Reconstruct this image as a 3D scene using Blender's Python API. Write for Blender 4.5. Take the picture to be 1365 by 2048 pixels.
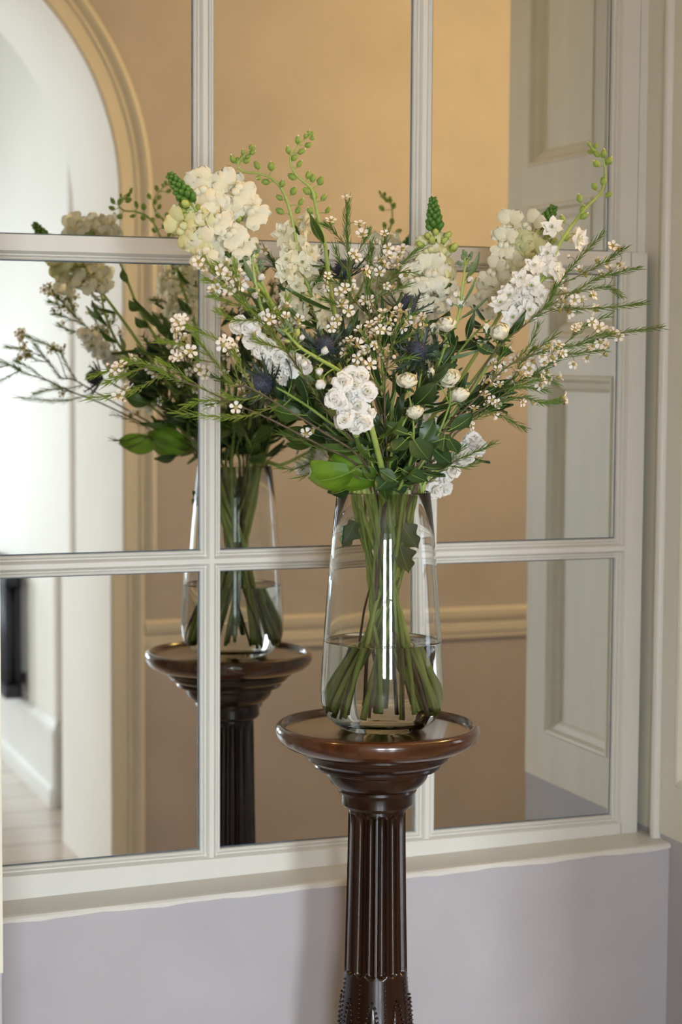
import bpy, math, random
from mathutils import Vector, Matrix, Quaternion

random.seed(7)
scene = bpy.context.scene
col = scene.collection
for o in list(bpy.data.objects):
    bpy.data.objects.remove(o)

# ------------------------------------------------------------------ camera
YAW, PIT, ROLL = math.radians(20.1547), math.radians(4.4393), math.radians(0.35135)
FPX = 3777.7
CAM = Vector((0.0, -3.3, 1.55))
FWD = Vector((math.sin(YAW) * math.cos(PIT), math.cos(YAW) * math.cos(PIT), -math.sin(PIT)))
_r = Vector((math.cos(YAW), -math.sin(YAW), 0))
_u = _r.cross(FWD)
RGT = _r * math.cos(ROLL) + _u * math.sin(ROLL)
UPV = -_r * math.sin(ROLL) + _u * math.cos(ROLL)
cam_d = bpy.data.cameras.new('camera')
cam = bpy.data.objects.new('camera', cam_d)
col.objects.link(cam)
cam.matrix_world = Matrix(((RGT.x, UPV.x, -FWD.x, CAM.x), (RGT.y, UPV.y, -FWD.y, CAM.y),
                           (RGT.z, UPV.z, -FWD.z, CAM.z), (0, 0, 0, 1)))
cam_d.sensor_fit = 'VERTICAL'
cam_d.sensor_height = 36.0
cam_d.lens = FPX / 2048 * 36.0
cam_d.clip_start = 0.05
cam_d.dof.use_dof = True
cam_d.dof.focus_distance = 3.06
cam_d.dof.aperture_fstop = 4.0
scene.camera = cam

# ------------------------------------------------------------------ world, daylight, exposure
world = bpy.data.worlds.new('world')
scene.world = world
world.use_nodes = True
bg = world.node_tree.nodes['Background']
bg.inputs[0].default_value = (0.62, 0.78, 1.0, 1)
bg.inputs[1].default_value = 1.0


def area_light(name, loc, aim, sx, sy, power, color, spread=180):
    l = bpy.data.lights.new(name, 'AREA')
    l.shape = 'RECTANGLE'
    l.size, l.size_y, l.energy, l.color = sx, sy, power, color
    l.spread = math.radians(spread)
    o = bpy.data.objects.new(name, l)
    col.objects.link(o)
    o.location = loc
    o.rotation_euler = (Vector(aim) - Vector(loc)).to_track_quat('-Z', 'Y').to_euler()
    return o


DAY = (0.84, 0.92, 1.0)
# daylight entering through the tall window at the end of the hall and the wide one in its side wall
area_light('end_window_daylight', (0.48, -7.38, 1.35), (1.40, 0, 0.55), 0.60, 1.60, 23.5, DAY, 55)
area_light('added_end_window_fill', (-1.05, -7.38, 1.35), (1.7, 0, 0.5), 0.80, 1.60, 21, DAY, 55)  # added second source, brightens the wall right of the column
area_light('added_corridor_fill', (5.04, -1.25, 1.45), (0, -1.25, 1.2), 0.75, 1.40, 9, DAY)  # added fill for the lower part of the arch wall
area_light('side_window_daylight', (-2.93, -4.2, 1.55), (3, -4.2, 1.55), 2.0, 1.7, 92, DAY)

vs = scene.view_settings
vs.view_transform = 'Standard'
vs.look = 'None'
vs.gamma = 1.0
vs.use_curve_mapping = False
vs.exposure = 0.0
cy = scene.cycles
cy.max_bounces = 10
cy.transmission_bounces = 10
cy.glossy_bounces = 4
cy.diffuse_bounces = 4
cy.adaptive_threshold = 0.04
cy.transparent_max_bounces = 16
cy.sample_clamp_indirect = 4.0
cy.blur_glossy = 0.6


# ------------------------------------------------------------------ materials
def lin(c):
    return tuple((x / 255 / 12.92 if x / 255 <= 0.04045 else ((x / 255 + 0.055) / 1.055) ** 2.4) for x in c)


def mat(name, rgb, rough=0.5, var=0.0, scale=8.0, bump=0.0, bump_scale=60.0, trans=0.0, coat=0.0,
        rgb2=None, spec=0.5, stretch=None):
    m = bpy.data.materials.new(name)
    m.use_nodes = True
    nt = m.node_tree
    b = nt.nodes['Principled BSDF']
    c = lin(rgb)
    b.inputs['Base Color'].default_value = (*c, 1)
    b.inputs['Roughness'].default_value = rough
    b.inputs['Specular IOR Level'].default_value = spec
    if coat:
        b.inputs['Coat Weight'].default_value = coat
        b.inputs['Coat Roughness'].default_value = 0.08
    tc = nt.nodes.new('ShaderNodeTexCoord')
    mp = nt.nodes.new('ShaderNodeMapping')
    nt.links.new(tc.outputs['Object'], mp.inputs[0])
    if stretch:
        mp.inputs['Scale'].default_value = stretch
    if var or rgb2:
        n = nt.nodes.new('ShaderNodeTexNoise')
        n.inputs['Scale'].default_value = scale
        n.inputs['Detail'].default_value = 5
        nt.links.new(mp.outputs[0], n.inputs['Vector'])
        r = nt.nodes.new('ShaderNodeValToRGB')
        r.color_ramp.elements[0].position = 0.3
        r.color_ramp.elements[1].position = 0.7
        c2 = lin(rgb2) if rgb2 else tuple(min(1, x * (1 + var)) for x in c)
        c1 = c if rgb2 else tuple(x * (1 - var) for x in c)
        r.color_ramp.elements[0].color = (*c1, 1)
        r.color_ramp.elements[1].color = (*c2, 1)
        nt.links.new(n.outputs['Fac'], r.inputs[0])
        nt.links.new(r.outputs[0], b.inputs['Base Color'])
    if bump:
        n2 = nt.nodes.new('ShaderNodeTexNoise')
        n2.inputs['Scale'].default_value = bump_scale
        n2.inputs['Detail'].default_value = 4
        nt.links.new(mp.outputs[0], n2.inputs['Vector'])
        bp = nt.nodes.new('ShaderNodeBump')
        bp.inputs['Strength'].default_value = bump
        bp.inputs['Distance'].default_value = 0.002
        nt.links.new(n2.outputs['Fac'], bp.inputs['Height'])
        nt.links.new(bp.outputs[0], b.inputs['Normal'])
    if trans:
        t = nt.nodes.new('ShaderNodeBsdfTranslucent')
        mx = nt.nodes.new('ShaderNodeMixShader')
        mx.inputs[0].default_value = trans
        src = b.inputs['Base Color'].links
        if src:
            nt.links.new(src[0].from_socket, t.inputs[0])
        else:
            t.inputs[0].default_value = (*c, 1)
        nt.links.new(b.outputs[0], mx.inputs[1])
        nt.links.new(t.outputs[0], mx.inputs[2])
        nt.links.new(mx.outputs[0], nt.nodes['Material Output'].inputs[0])
    return m


def glass_mat(name, color, ior, rough=0.0):
    m = bpy.data.materials.new(name)
    m.use_nodes = True
    b = m.node_tree.nodes['Principled BSDF']
    b.inputs['Base Color'].default_value = (*color, 1)
    b.inputs['Roughness'].default_value = rough
    b.inputs['IOR'].default_value = ior
    b.inputs['Transmission Weight'].default_value = 1.0
    return m


def mirror_mat(name, color, rough):
    m = bpy.data.materials.new(name)
    m.use_nodes = True
    b = m.node_tree.nodes['Principled BSDF']
    b.inputs['Base Color'].default_value = (*color, 1)
    b.inputs['Metallic'].default_value = 1.0
    b.inputs['Roughness'].default_value = rough
    return m


M = {}
M['wall'] = mat('wall_paint_taupe', (180, 177, 181), 0.75, var=0.055, scale=5, bump=0.05, bump_scale=180)
M['joinery'] = mat('cream_gloss_paint', (218, 216, 208), 0.38, var=0.02, scale=5, bump=0.06, bump_scale=30)
M['shutter'] = mat('pale_panel_paint', (222, 218, 203), 0.42, var=0.03, scale=4, bump=0.06, bump_scale=25,
                   stretch=(1, 6, 0.6))
M['hall'] = mat('hall_white_paint', (236, 232, 222), 0.6, var=0.02, scale=2)
M['ceil'] = mat('ceiling_white', (235, 230, 220), 0.8, var=0.01)
M['mirror'] = mirror_mat('mirror_silver', (0.83, 0.85, 0.83), 0.004)
M['mirror_edge'] = mat('mirror_edge_shade', (84, 96, 104), 0.15, var=0.35, scale=30, spec=0.8)  # shadow gap round the panes, put into the colour
M['wood'] = mat('dark_mahogany', (22, 10, 6), 0.24, rgb2=(44, 20, 10), scale=14, coat=0.2, spec=0.4, stretch=(1, 1, 0.12),
                bump=0.08, bump_scale=40)
M['wood_top'] = mat('polished_mahogany_top', (50, 25, 12), 0.2, rgb2=(80, 42, 19), scale=10, coat=0.6,
                    stretch=(1, 6, 1))
M['glass'] = glass_mat('clear_vase_glass', (0.985, 0.995, 0.99), 1.46)
M['water'] = glass_mat('clear_water', (0.97, 0.985, 0.96), 1.333)
M['iron'] = mat('dark_blue_iron', (38, 40, 52), 0.45, var=0.1)
M['brass'] = mirror_mat('aged_brass', (0.6, 0.42, 0.18), 0.3)
M['stem'] = mat('stem_green', (142, 166, 76), 0.45, rgb2=(172, 188, 106), scale=30, trans=0.1)
M['stem_dark'] = mat('stem_deep_green', (108, 136, 58), 0.5, rgb2=(136, 156, 78), scale=30)
M['twig'] = mat('twig_brown_grey', (78, 64, 50), 0.7, rgb2=(108, 94, 74), scale=60)
M['twig_green'] = mat('twig_olive', (92, 98, 44), 0.6, rgb2=(116, 92, 56), scale=40)
M['needle'] = mat('needle_green', (66, 98, 28), 0.5, rgb2=(96, 128, 42), scale=20, trans=0.15)
M['needle_light'] = mat('needle_fresh_green', (112, 140, 40), 0.5, rgb2=(134, 158, 54), scale=20, trans=0.2)
M['leaf'] = mat('leaf_green', (62, 88, 36), 0.42, rgb2=(84, 110, 46), scale=18, trans=0.22)
M['leaf_dark'] = mat('leaf_dark_green', (38, 58, 30), 0.38, rgb2=(54, 76, 38), scale=18, trans=0.15)
M['leaf_fresh'] = mat('leaf_fresh_green', (82, 124, 30), 0.45, rgb2=(116, 152, 44), scale=22, trans=0.3)
M['leaf_grey'] = mat('leaf_grey_green', (104, 128, 92), 0.6, rgb2=(130, 150, 116), scale=18, trans=0.15)
M['rose_leaf'] = mat('rose_leaf_green', (54, 80, 46), 0.4, rgb2=(74, 100, 58), scale=14, trans=0.18)
M['vein'] = mat('leaf_vein_green', (120, 146, 70), 0.5, var=0.08, scale=30)
M['bud_green'] = mat('bud_green', (128, 158, 62), 0.5, rgb2=(168, 188, 100), scale=60, trans=0.2)
M['bud_dark'] = mat('bud_deep_green', (70, 112, 40), 0.5, rgb2=(96, 138, 54), scale=60, trans=0.1)
M['bud_lime'] = mat('bud_lime', (186, 200, 98), 0.5, rgb2=(208, 214, 132), scale=60, trans=0.25)
M['petal_white'] = mat('petal_white', (244, 242, 236), 0.6, var=0.03, scale=40, trans=0.25)
M['petal_cream'] = mat('petal_cream', (242, 236, 206), 0.6, rgb2=(246, 243, 226), scale=30, trans=0.3)
M['petal_lime'] = mat('petal_lime_cream', (226, 228, 168), 0.6, rgb2=(236, 234, 194), scale=30, trans=0.3)
M['petal_ivory'] = mat('petal_ivory', (240, 236, 210), 0.55, rgb2=(248, 246, 230), scale=30, trans=0.25)
M['petal_blush'] = mat('petal_blush_white', (240, 228, 212), 0.6, rgb2=(248, 244, 236), scale=90, trans=0.2)
M['wax_centre'] = mat('wax_flower_centre', (172, 140, 86), 0.5, rgb2=(138, 146, 66), scale=120)
M['wax_bud'] = mat('wax_bud_pink', (226, 196, 172), 0.5, rgb2=(240, 226, 208), scale=80)
M['thistle'] = mat('thistle_steel_blue', (38, 43, 56), 0.7, rgb2=(66, 72, 88), scale=200)
M['thistle_bract'] = mat('thistle_bract_blue_green', (42, 58, 50), 0.55, rgb2=(62, 80, 66), scale=40)
M['yellow'] = mat('stamen_yellow', (206, 198, 96), 0.6, var=0.1)
M['bulb'] = mat('lamp_bulb', (255, 220, 160), 0.4)
_b = M['bulb'].node_tree.nodes['Principled BSDF']
_b.inputs['Emission Color'].default_value = (1.0, 0.66, 0.30, 1)
_b.inputs['Emission Strength'].default_value = 12.0
M['shade'] = mat('lamp_shade_linen', (236, 214, 170), 0.8, trans=0.5)


def floor_mat():
    m = bpy.data.materials.new('pale_stone_boards')
    m.use_nodes = True
    nt = m.node_tree
    b = nt.nodes['Principled BSDF']
    tc = nt.nodes.new('ShaderNodeTexCoord')
    br = nt.nodes.new('ShaderNodeTexBrick')
    br.inputs['Scale'].default_value = 1.0
    br.inputs['Brick Width'].default_value = 1.4
    br.inputs['Row Height'].default_value = 0.22
    br.inputs['Mortar Size'].default_value = 0.004
    br.inputs['Color1'].default_value = (*lin((222, 206, 190)), 1)
    br.inputs['Color2'].default_value = (*lin((206, 190, 176)), 1)
    br.inputs['Mortar'].default_value = (*lin((120, 104, 92)), 1)
    nt.links.new(tc.outputs['Object'], br.inputs['Vector'])
    n = nt.nodes.new('ShaderNodeTexNoise')
    n.inputs['Scale'].default_value = 6
    mx = nt.nodes.new('ShaderNodeMixRGB')
    mx.blend_type = 'MULTIPLY'
    mx.inputs[0].default_value = 0.3
    nt.links.new(br.outputs['Color'], mx.inputs[1])
    nt.links.new(n.outputs['Fac'], mx.inputs[2])
    nt.links.new(mx.outputs[0], b.inputs['Base Color'])
    b.inputs['Roughness'].default_value = 0.22
    return m


M['floor'] = floor_mat()


# ------------------------------------------------------------------ mesh helpers
class MB:
    def __init__(self):
        self.v, self.f, self.m = [], [], []

    def add(self, vs_, fs_, mi=0, mx=None):
        b = len(self.v)
        for p in vs_:
            p = Vector(p)
            self.v.append(tuple(mx @ p) if mx is not None else tuple(p))
        for f in fs_:
            self.f.append(tuple(b + i for i in f))
            self.m.append(mi)

    def box(self, lo, hi, mi=0):
        x0, y0, z0 = lo
        x1, y1, z1 = hi
        v = [(x0, y0, z0), (x1, y0, z0), (x1, y1, z0), (x0, y1, z0), (x0, y0, z1), (x1, y0, z1), (x1, y1, z1), (x0, y1, z1)]
        self.add(v, [(0, 3, 2, 1), (4, 5, 6, 7), (0, 1, 5, 4), (1, 2, 6, 5), (2, 3, 7, 6), (3, 0, 4, 7)], mi)

    def tube(self, pts, rad, n=6, mi=0, cap=True):
        k = len(pts)
        pts = [Vector(p) for p in pts]
        rads = rad if isinstance(rad, (list, tuple)) else [rad] * k
        t0 = (pts[1] - pts[0]).normalized()
        a = t0.orthogonal().normalized()
        vs_, fs_ = [], []
        for i in range(k):
            t = (pts[min(i + 1, k - 1)] - pts[max(i - 1, 0)]).normalized()
            a = (a - t * a.dot(t))
            a = a.normalized() if a.length > 1e-6 else t.orthogonal().normalized()
            b = t.cross(a)
            for j in range(n):
                an = 2 * math.pi * j / n
                vs_.append(pts[i] + (a * math.cos(an) + b * math.sin(an)) * rads[i])
        for i in range(k - 1):
            for j in range(n):
                j2 = (j + 1) % n
                fs_.append((i * n + j, i * n + j2, (i + 1) * n + j2, (i + 1) * n + j))
        if cap:
            fs_.append(tuple(range(n - 1, -1, -1)))
            fs_.append(tuple((k - 1) * n + j for j in range(n)))
        self.add(vs_, fs_, mi)

    def lathe(self, prof, n=24, mi=0, mx=None, close=False):
        """prof: (radius, z) list; open ends with radius 0 become points"""
        vs_, fs_, rows = [], [], []
        for r, z in prof:
            if r <= 1e-7:
                rows.append([len(vs_)])
                vs_.append((0, 0, z))
            else:
                rows.append(list(range(len(vs_), len(vs_) + n)))
                for j in range(n):
                    an = 2 * math.pi * j / n
                    vs_.append((r * math.cos(an), r * math.sin(an), z))
        pairs = list(zip(rows[:-1], rows[1:]))
        if close:
            pairs.append((rows[-1], rows[0]))
        for a, b in pairs:
            for j in range(n):
                j2 = (j + 1) % n
                if len(a) == 1 and len(b) == 1:
                    continue
                if len(a) == 1:
                    fs_.append((a[0], b[j2], b[j]))
                elif len(b) == 1:
                    fs_.append((a[j], a[j2], b[0]))
                else:
                    fs_.append((a[j], a[j2], b[j2], b[j]))
        self.add(vs_, fs_, mi, mx)

    def extrude(self, prof, p0, p1, ua, da, mi=0):
        """sweep an open or closed 2D profile [(u, d)] from p0 to p1; u along ua, d along da"""
        p0, p1, ua, da = Vector(p0), Vector(p1), Vector(ua), Vector(da)
        n = len(prof)
        vs_ = [p0 + ua * u + da * d for u, d in prof] + [p1 + ua * u + da * d for u, d in prof]
        fs_ = [(i, (i + 1) % n, n + (i + 1) % n, n + i) for i in range(n)]
        fs_.append(tuple(range(n - 1, -1, -1)))
        fs_.append(tuple(range(n, 2 * n)))
        self.add(vs_, fs_, mi)

    def mesh(self, name, mats, smooth=False, fix=True):
        me = bpy.data.meshes.new(name)
        me.from_pydata([tuple(p) for p in self.v], [], self.f)
        for m in mats:
            me.materials.append(M[m] if isinstance(m, str) else m)
        me.polygons.foreach_set('material_index', self.m)
        if smooth:
            me.polygons.foreach_set('use_smooth', [True] * len(self.f))
        me.update()
        if fix:
            import bmesh
            bm = bmesh.new()
            bm.from_mesh(me)
            bmesh.ops.recalc_face_normals(bm, faces=bm.faces)
            bm.to_mesh(me)
            bm.free()
        return me

    def build(self, name, mats, parent=None, smooth=False, fix=True):
        if isinstance(mats, str):
            mats = [mats]
        return link(name, self.mesh(name, mats, smooth, fix), parent)


def link(name, me, parent=None, mx=None):
    o = bpy.data.objects.new(name, me)
    col.objects.link(o)
    if parent is not None:
        o.parent = parent
    if mx is not None:
        # world matrix -> local (parents carry a translation only)
        t = world_loc(parent) if parent is not None else Vector((0, 0, 0))
        o.matrix_local = Matrix.Translation(-t) @ mx
    return o


def world_loc(o):
    t = Vector((0, 0, 0))
    while o is not None:
        t += o.location
        o = o.parent
    return t


def empty(name, loc):
    o = bpy.data.objects.new(name, None)
    o.empty_display_size = 0.05
    col.objects.link(o)
    o.location = loc
    return o


def tag(o, label=None, cat=None, group=None, kind=None):
    if label:
        o['label'] = label
    if cat:
        o['category'] = cat
    if group:
        o['group'] = group
    if kind:
        o['kind'] = kind
    return o


def structure(o, label=None):
    o['kind'] = 'structure'
    if label:
        o['label'] = label
    return o


def shade_auto(o, deg=35):
    me = o.data
    me.polygons.foreach_set('use_smooth', [True] * len(me.polygons))
    try:
        me.set_sharp_from_angle(angle=math.radians(deg))
    except Exception:
        pass
    return o


# ------------------------------------------------------------------ the setting: floor, ceilings, walls
XL, XR = 0.4846, 1.8688          # the two reveals of the window recess
YW = -0.5                        # face of the window wall
YB, YH = -2.0, -2.64              # arch wall: corridor face and hall face
AX, AR, AZ = 0.4835, 0.8075, 2.03  # arch centre, radius, springing height
CEIL = 3.05

b = MB()
b.box((-3.2, -7.7, -0.05), (5.2, 0.2, 0.0))
structure(b.build('floor', 'floor'), 'pale polished boards of the corridor and hall floor')

b = MB()
b.box((-3.2, -7.7, CEIL), (5.2, 0.2, CEIL + 0.05))
structure(b.build('ceiling', 'ceil'), 'white ceiling over the corridor and hall')

b = MB()                          # window wall with its recess
b.box((XR, YW, 0), (5.2, 0.16, 0.630))
b.box((XR + 0.016, YW, 0.630), (5.2, 0.16, CEIL))
b.box((-3.2, YW, 0), (XL, 0.16, 0.630))
b.box((-3.2, YW, 0.630), (XL - 0.016, 0.16, CEIL))
b.box((XL - 0.016, YW, 2.92), (XR + 0.016, 0.16, CEIL))
b.box((XL - 0.016, 0.10, 0.0), (XR + 0.016, 0.16, 2.92))
structure(b.build('wall_front', 'wall'), 'taupe grey wall that holds the recessed mirrored window')

# under-sill wall with a slightly wavy paint line at its top
def sill_z(x):
    return 0.5965 + (x - 0.574) * 0.0175


b = MB()
n = 60
vs_, fs_ = [], []
for i in range(n + 1):
    x = XL + (XR - XL) * i / n
    w = 0.0012 * math.sin(i * 1.7) + 0.0010 * math.sin(i * 0.61 + 1)
    zt = sill_z(x) - 0.0105 + w
    vs_ += [(x, -0.095, 0), (x, -0.095, zt), (x, 0.10, zt), (x, 0.10, 0)]
for i in range(n):
    for k in range(4):
        fs_.append((i * 4 + k, i * 4 + (k + 1) % 4, i * 4 + 4 + (k + 1) % 4, i * 4 + 4 + k))
b.add(vs_, fs_)
structure(b.build('wall_under_window', 'wall'), 'lilac grey wall below the window sill')

b = MB()                          # arch wall
def arch_wall(b, x0, x1, y0, y1, ztop, mi=0, seg=48):
    xa, xb = AX - AR, AX + AR
    b.box((x0, y1, 0), (xa, y0, ztop))
    b.box((xb, y1, 0), (x1, y0, ztop))
    pts = [(AX + AR * math.cos(math.pi * i / seg), AZ + AR * math.sin(math.pi * i / seg)) for i in range(seg + 1)]
    v, f = [], []
    for x, z in pts:
        v += [(x, y0, z), (x, y0, ztop), (x, y1, ztop), (x, y1, z)]
    for i in range(seg):
        for k in range(4):
            f.append((i * 4 + k, i * 4 + 4 + k, i * 4 + 4 + (k + 1) % 4, i * 4 + (k + 1) % 4))
    b.add(v, f, mi)


arch_wall(b, -3.2, 5.2, YB, YH, CEIL)
structure(b.build('wall_back', 'wall'), 'taupe corridor wall pierced by the round-headed arch')

# white lining of the arch opening (jambs and soffit)
b = MB()
seg = 48
line = [(AX + AR, 0.0)] + [(AX + AR * math.cos(math.pi * i / seg), AZ + AR * math.sin(math.pi * i / seg)) for i in
                           range(seg + 1)] + [(AX - AR, 0.0)]
v, f = [], []
for i, (x, z) in enumerate(line):
    dx, dz = AX - x, (AZ - z if z > AZ else 0)
    L = math.hypot(dx, dz)
    dx, dz = dx / L * 0.006, dz / L * 0.006
    v += [(x, YB + 0.002, z), (x + dx, YB + 0.002, z + dz), (x + dx, YH - 0.002, z + dz), (x, YH - 0.002, z)]
for i in range(len(line) - 1):
    for k in range(4):
        f.append((i * 4 + k, i * 4 + 4 + k, i * 4 + 4 + (k + 1) % 4, i * 4 + (k + 1) % 4))
b.add(v, f)
structure(shade_auto(b.build('trim_1', 'hall')), 'white painted lining of the arch opening')

# moulded architrave around the arch (both faces)
def arch_trim(name, yface, sgn):
    prof = [(u * 1.2, d * 1.1) for u, d in [(0.0, 0.0), (0.0, 0.010), (0.034, 0.013), (0.037, 0.020), (0.042, 0.021), (0.045, 0.017), (0.050, 0.021),
            (0.056, 0.033), (0.064, 0.037), (0.071, 0.033), (0.075, 0.022), (0.076, 0.0)]]
    b = MB()
    path = [(AX + AR, 0.0, 1, 0), (AX + AR, 1.0, 1, 0)]
    for i in range(65):
        a = math.pi * i / 64
        path.append((AX + AR * math.cos(a), AZ + AR * math.sin(a), math.cos(a), math.sin(a)))
    path += [(AX - AR, 1.0, -1, 0), (AX - AR, 0.0, -1, 0)]
    v, f = [], []
    for x, z, nx, nz in path:
        for u, d in prof:
            v.append((x + nx * u, yface + sgn * d, z + nz * u))
    k = len(prof)
    for i in range(len(path) - 1):
        for j in range(k - 1):
            f.append((i * k + j, i * k + j + 1, (i + 1) * k + j + 1, (i + 1) * k + j))
    b.add(v, f)
    return shade_auto(b.build(name, 'joinery'), 50)


structure(arch_trim('trim_2', YB, 1), 'cream moulded architrave round the arch, corridor side')
structure(arch_trim('trim_3', YH, -1), 'cream moulded architrave round the arch, hall side')

# dado rail on the arch wall
DADO = [(0.0, 0.0), (0.0, 0.012), (0.018, 0.014), (0.021, 0.020), (0.045, 0.022), (0.049, 0.017), (0.053, 0.017), (0.057, 0.024),
        (0.072, 0.030), (0.090, 0.031), (0.094, 0.026), (0.095, 0.0)]
b = MB()
b.extrude(DADO, (AX + AR + 0.091, YB, 0.707), (5.1, YB, 0.707), (0, 0, 1), (0, 1, 0))
b.extrude(DADO, (-3.1, YB, 0.707), (AX - AR - 0.091, YB, 0.707), (0, 0, 1), (0, 1, 0))
structure(shade_auto(b.build('trim_4', 'joinery'), 50), 'cream dado rail along the corridor wall')

# corridor ends, hall walls
b = MB()
b.box((5.1, YB, 0), (5.2, YW, 0.70))
b.box((5.1, YB, 2.20), (5.2, YW, CEIL))
b.box((5.1, YB, 0.70), (5.2, -1.70, 2.20))
b.box((5.1, -0.80, 0.70), (5.2, YW, 2.20))
structure(b.build('wall_right', 'wall'), 'taupe end wall of the corridor')
b = MB()
b.box((-3.2, YB, 0), (-3.1, YW, CEIL))
structure(b.build('wall_left', 'wall'), 'taupe far end wall of the corridor')
HX, HY = 1.38, -3.14
b = MB()
b.box((HX, -7.5, 0), (5.2, HY, CEIL))
structure(b.build('wall_hall_right', 'hall'), 'white hall wall seen through the arch')
b = MB()
b.box((5.1, HY, 0), (5.2, YH, CEIL))
structure(b.build('wall_passage_end', 'hall'), 'white end wall of the side passage')
b = MB()                          # end wall with a window opening
b.box((-3.2, -7.7, 0), (-1.50, -7.42, CEIL))
b.box((-0.60, -7.7, 0), (0.13, -7.42, CEIL))
b.box((0.83, -7.7, 0), (1.48, -7.42, CEIL))
for wx0, wx1 in ((0.13, 0.83), (-1.50, -0.60)):
    b.box((wx0, -7.7, 0), (wx1, -7.42, 0.50))
    b.box((wx0, -7.7, 2.20), (wx1, -7.42, CEIL))
structure(b.build('wall_hall_end', 'hall'), 'white end wall of the hall with its tall window')
b = MB()
b.box((-3.2, -7.5, 0), (-3.0, -5.25, CEIL))
b.box((-3.2, -3.15, 0), (-3.0, YH, CEIL))
b.box((-3.2, -5.25, 0), (-3.0, -3.15, 0.65))
b.box((-3.2, -5.25, 2.45), (-3.0, -3.15, CEIL))
structure(b.build('wall_hall_left', 'hall'), 'white hall wall with its wide window')

def plain_window(name, o, a, w, h, cols, rows, label):
    """window in a wall opening; o = lower corner, a = axis along the width"""
    root = structure(empty(name, o), label)
    a = Vector(a)
    z = Vector((0, 0, 1))
    nrm = a.cross(z)
    def bar(nm, p0, p1, ua, hw):
        b = MB()
        b.extrude([(-hw, -0.02), (hw, -0.02), (hw, 0.02), (-hw, 0.02)], p0, p1, ua, nrm)
        b.build(nm, 'joinery', root)
    bar('frame_stile', a * 0.03, a * 0.03 + z * h, a, 0.03)
    bar('frame_stile', a * (w - 0.03), a * (w - 0.03) + z * h, a, 0.03)
    bar('frame_rail', z * 0.03 + a * 0.06, z * 0.03 + a * (w - 0.06), z, 0.03)
    bar('frame_rail', z * (h - 0.03) + a * 0.06, z * (h - 0.03) + a * (w - 0.06), z, 0.03)
    for i in range(1, cols):
        bar('glazing_bar', a * (w * i / cols) + z * 0.06, a * (w * i / cols) + z * (h - 0.06), a, 0.012)
    for i in range(1, rows):
        bar('glazing_bar', z * (h * i / rows) + a * 0.06, z * (h * i / rows) + a * (w - 0.06), z, 0.012)
    return root


plain_window('window_added_4', (-1.50, -7.34, 0.50), (1, 0, 0), 0.90, 1.70, 2, 4, 'white framed window added at the hall end to light the right of the recess')  # unseen window added to carry the second end light
plain_window('window_2', (0.13, -7.34, 0.50), (1, 0, 0), 0.70, 1.70, 2, 4, 'tall white framed window at the end of the hall')
plain_window('window_3', (-2.88, -5.25, 0.65), (0, 1, 0), 2.10, 1.80, 4, 3, 'wide white framed window in the hall side wall')

plain_window('window_added_5', (5.0, -0.80, 0.70), (0, -1, 0), 0.90, 1.50, 2, 3, 'white framed window added at the unseen corridor end for fill light')  # unseen window added to carry the corridor fill

# skirting of the hall wall, returning round its corner, and the corner bead
SK = [(0.0, 0.0), (0.0, 0.034), (0.058, 0.034), (0.066, 0.026), (0.072, 0.022), (0.235, 0.020), (0.25, 0.024), (0.272, 0.018),
      (0.29, 0.008), (0.30, 0.0)]
b = MB()
v, f = [], []
path = [((HX, -7.4), (-1, 0)), ((HX, HY - 0.03), (-1, 0))]
for i in range(1, 7):
    a = math.pi / 2 * i / 7
    path.append(((HX, HY), (-math.cos(a), math.sin(a))))
path[1] = ((HX, HY), (-1, 0))
path += [((HX, HY), (0, 1)), ((5.1, HY), (0, 1))]
for (x, y), (nx, ny) in path:
    for z, d in SK:
        v.append((x + nx * d, y + ny * d, z))
k = len(SK)
for i in range(len(path) - 1):
    for j in range(k - 1):
        f.append((i * k + j, i * k + j + 1, (i + 1) * k + j + 1, (i + 1) * k + j))
b.add(v, f)
structure(shade_auto(b.build('baseboard_hall', 'joinery'), 60), 'tall white moulded skirting rounding the hall corner')
b = MB()
b.lathe([(0.0, 0.30), (0.026, 0.30), (0.026, 2.36), (0.0, 2.37)], 16, 0, Matrix.Translation((HX + 0.016, HY - 0.016, 0)))
structure(shade_auto(b.build('trim_5', 'hall')), 'rounded white corner bead on the hall wall')
b = MB()
SKL = [(z * 0.32, d * 0.7) for z, d in SK]
b.extrude(SKL, (AX + AR + 0.091, YB, 0), (5.1, YB, 0), (0, 0, 1), (0, 1, 0))
b.extrude(SKL, (-3.1, YB, 0), (AX - AR - 0.091, YB, 0), (0, 0, 1), (0, 1, 0))
structure(b.build('baseboard_back', 'joinery'), 'cream skirting along the corridor wall')

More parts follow.
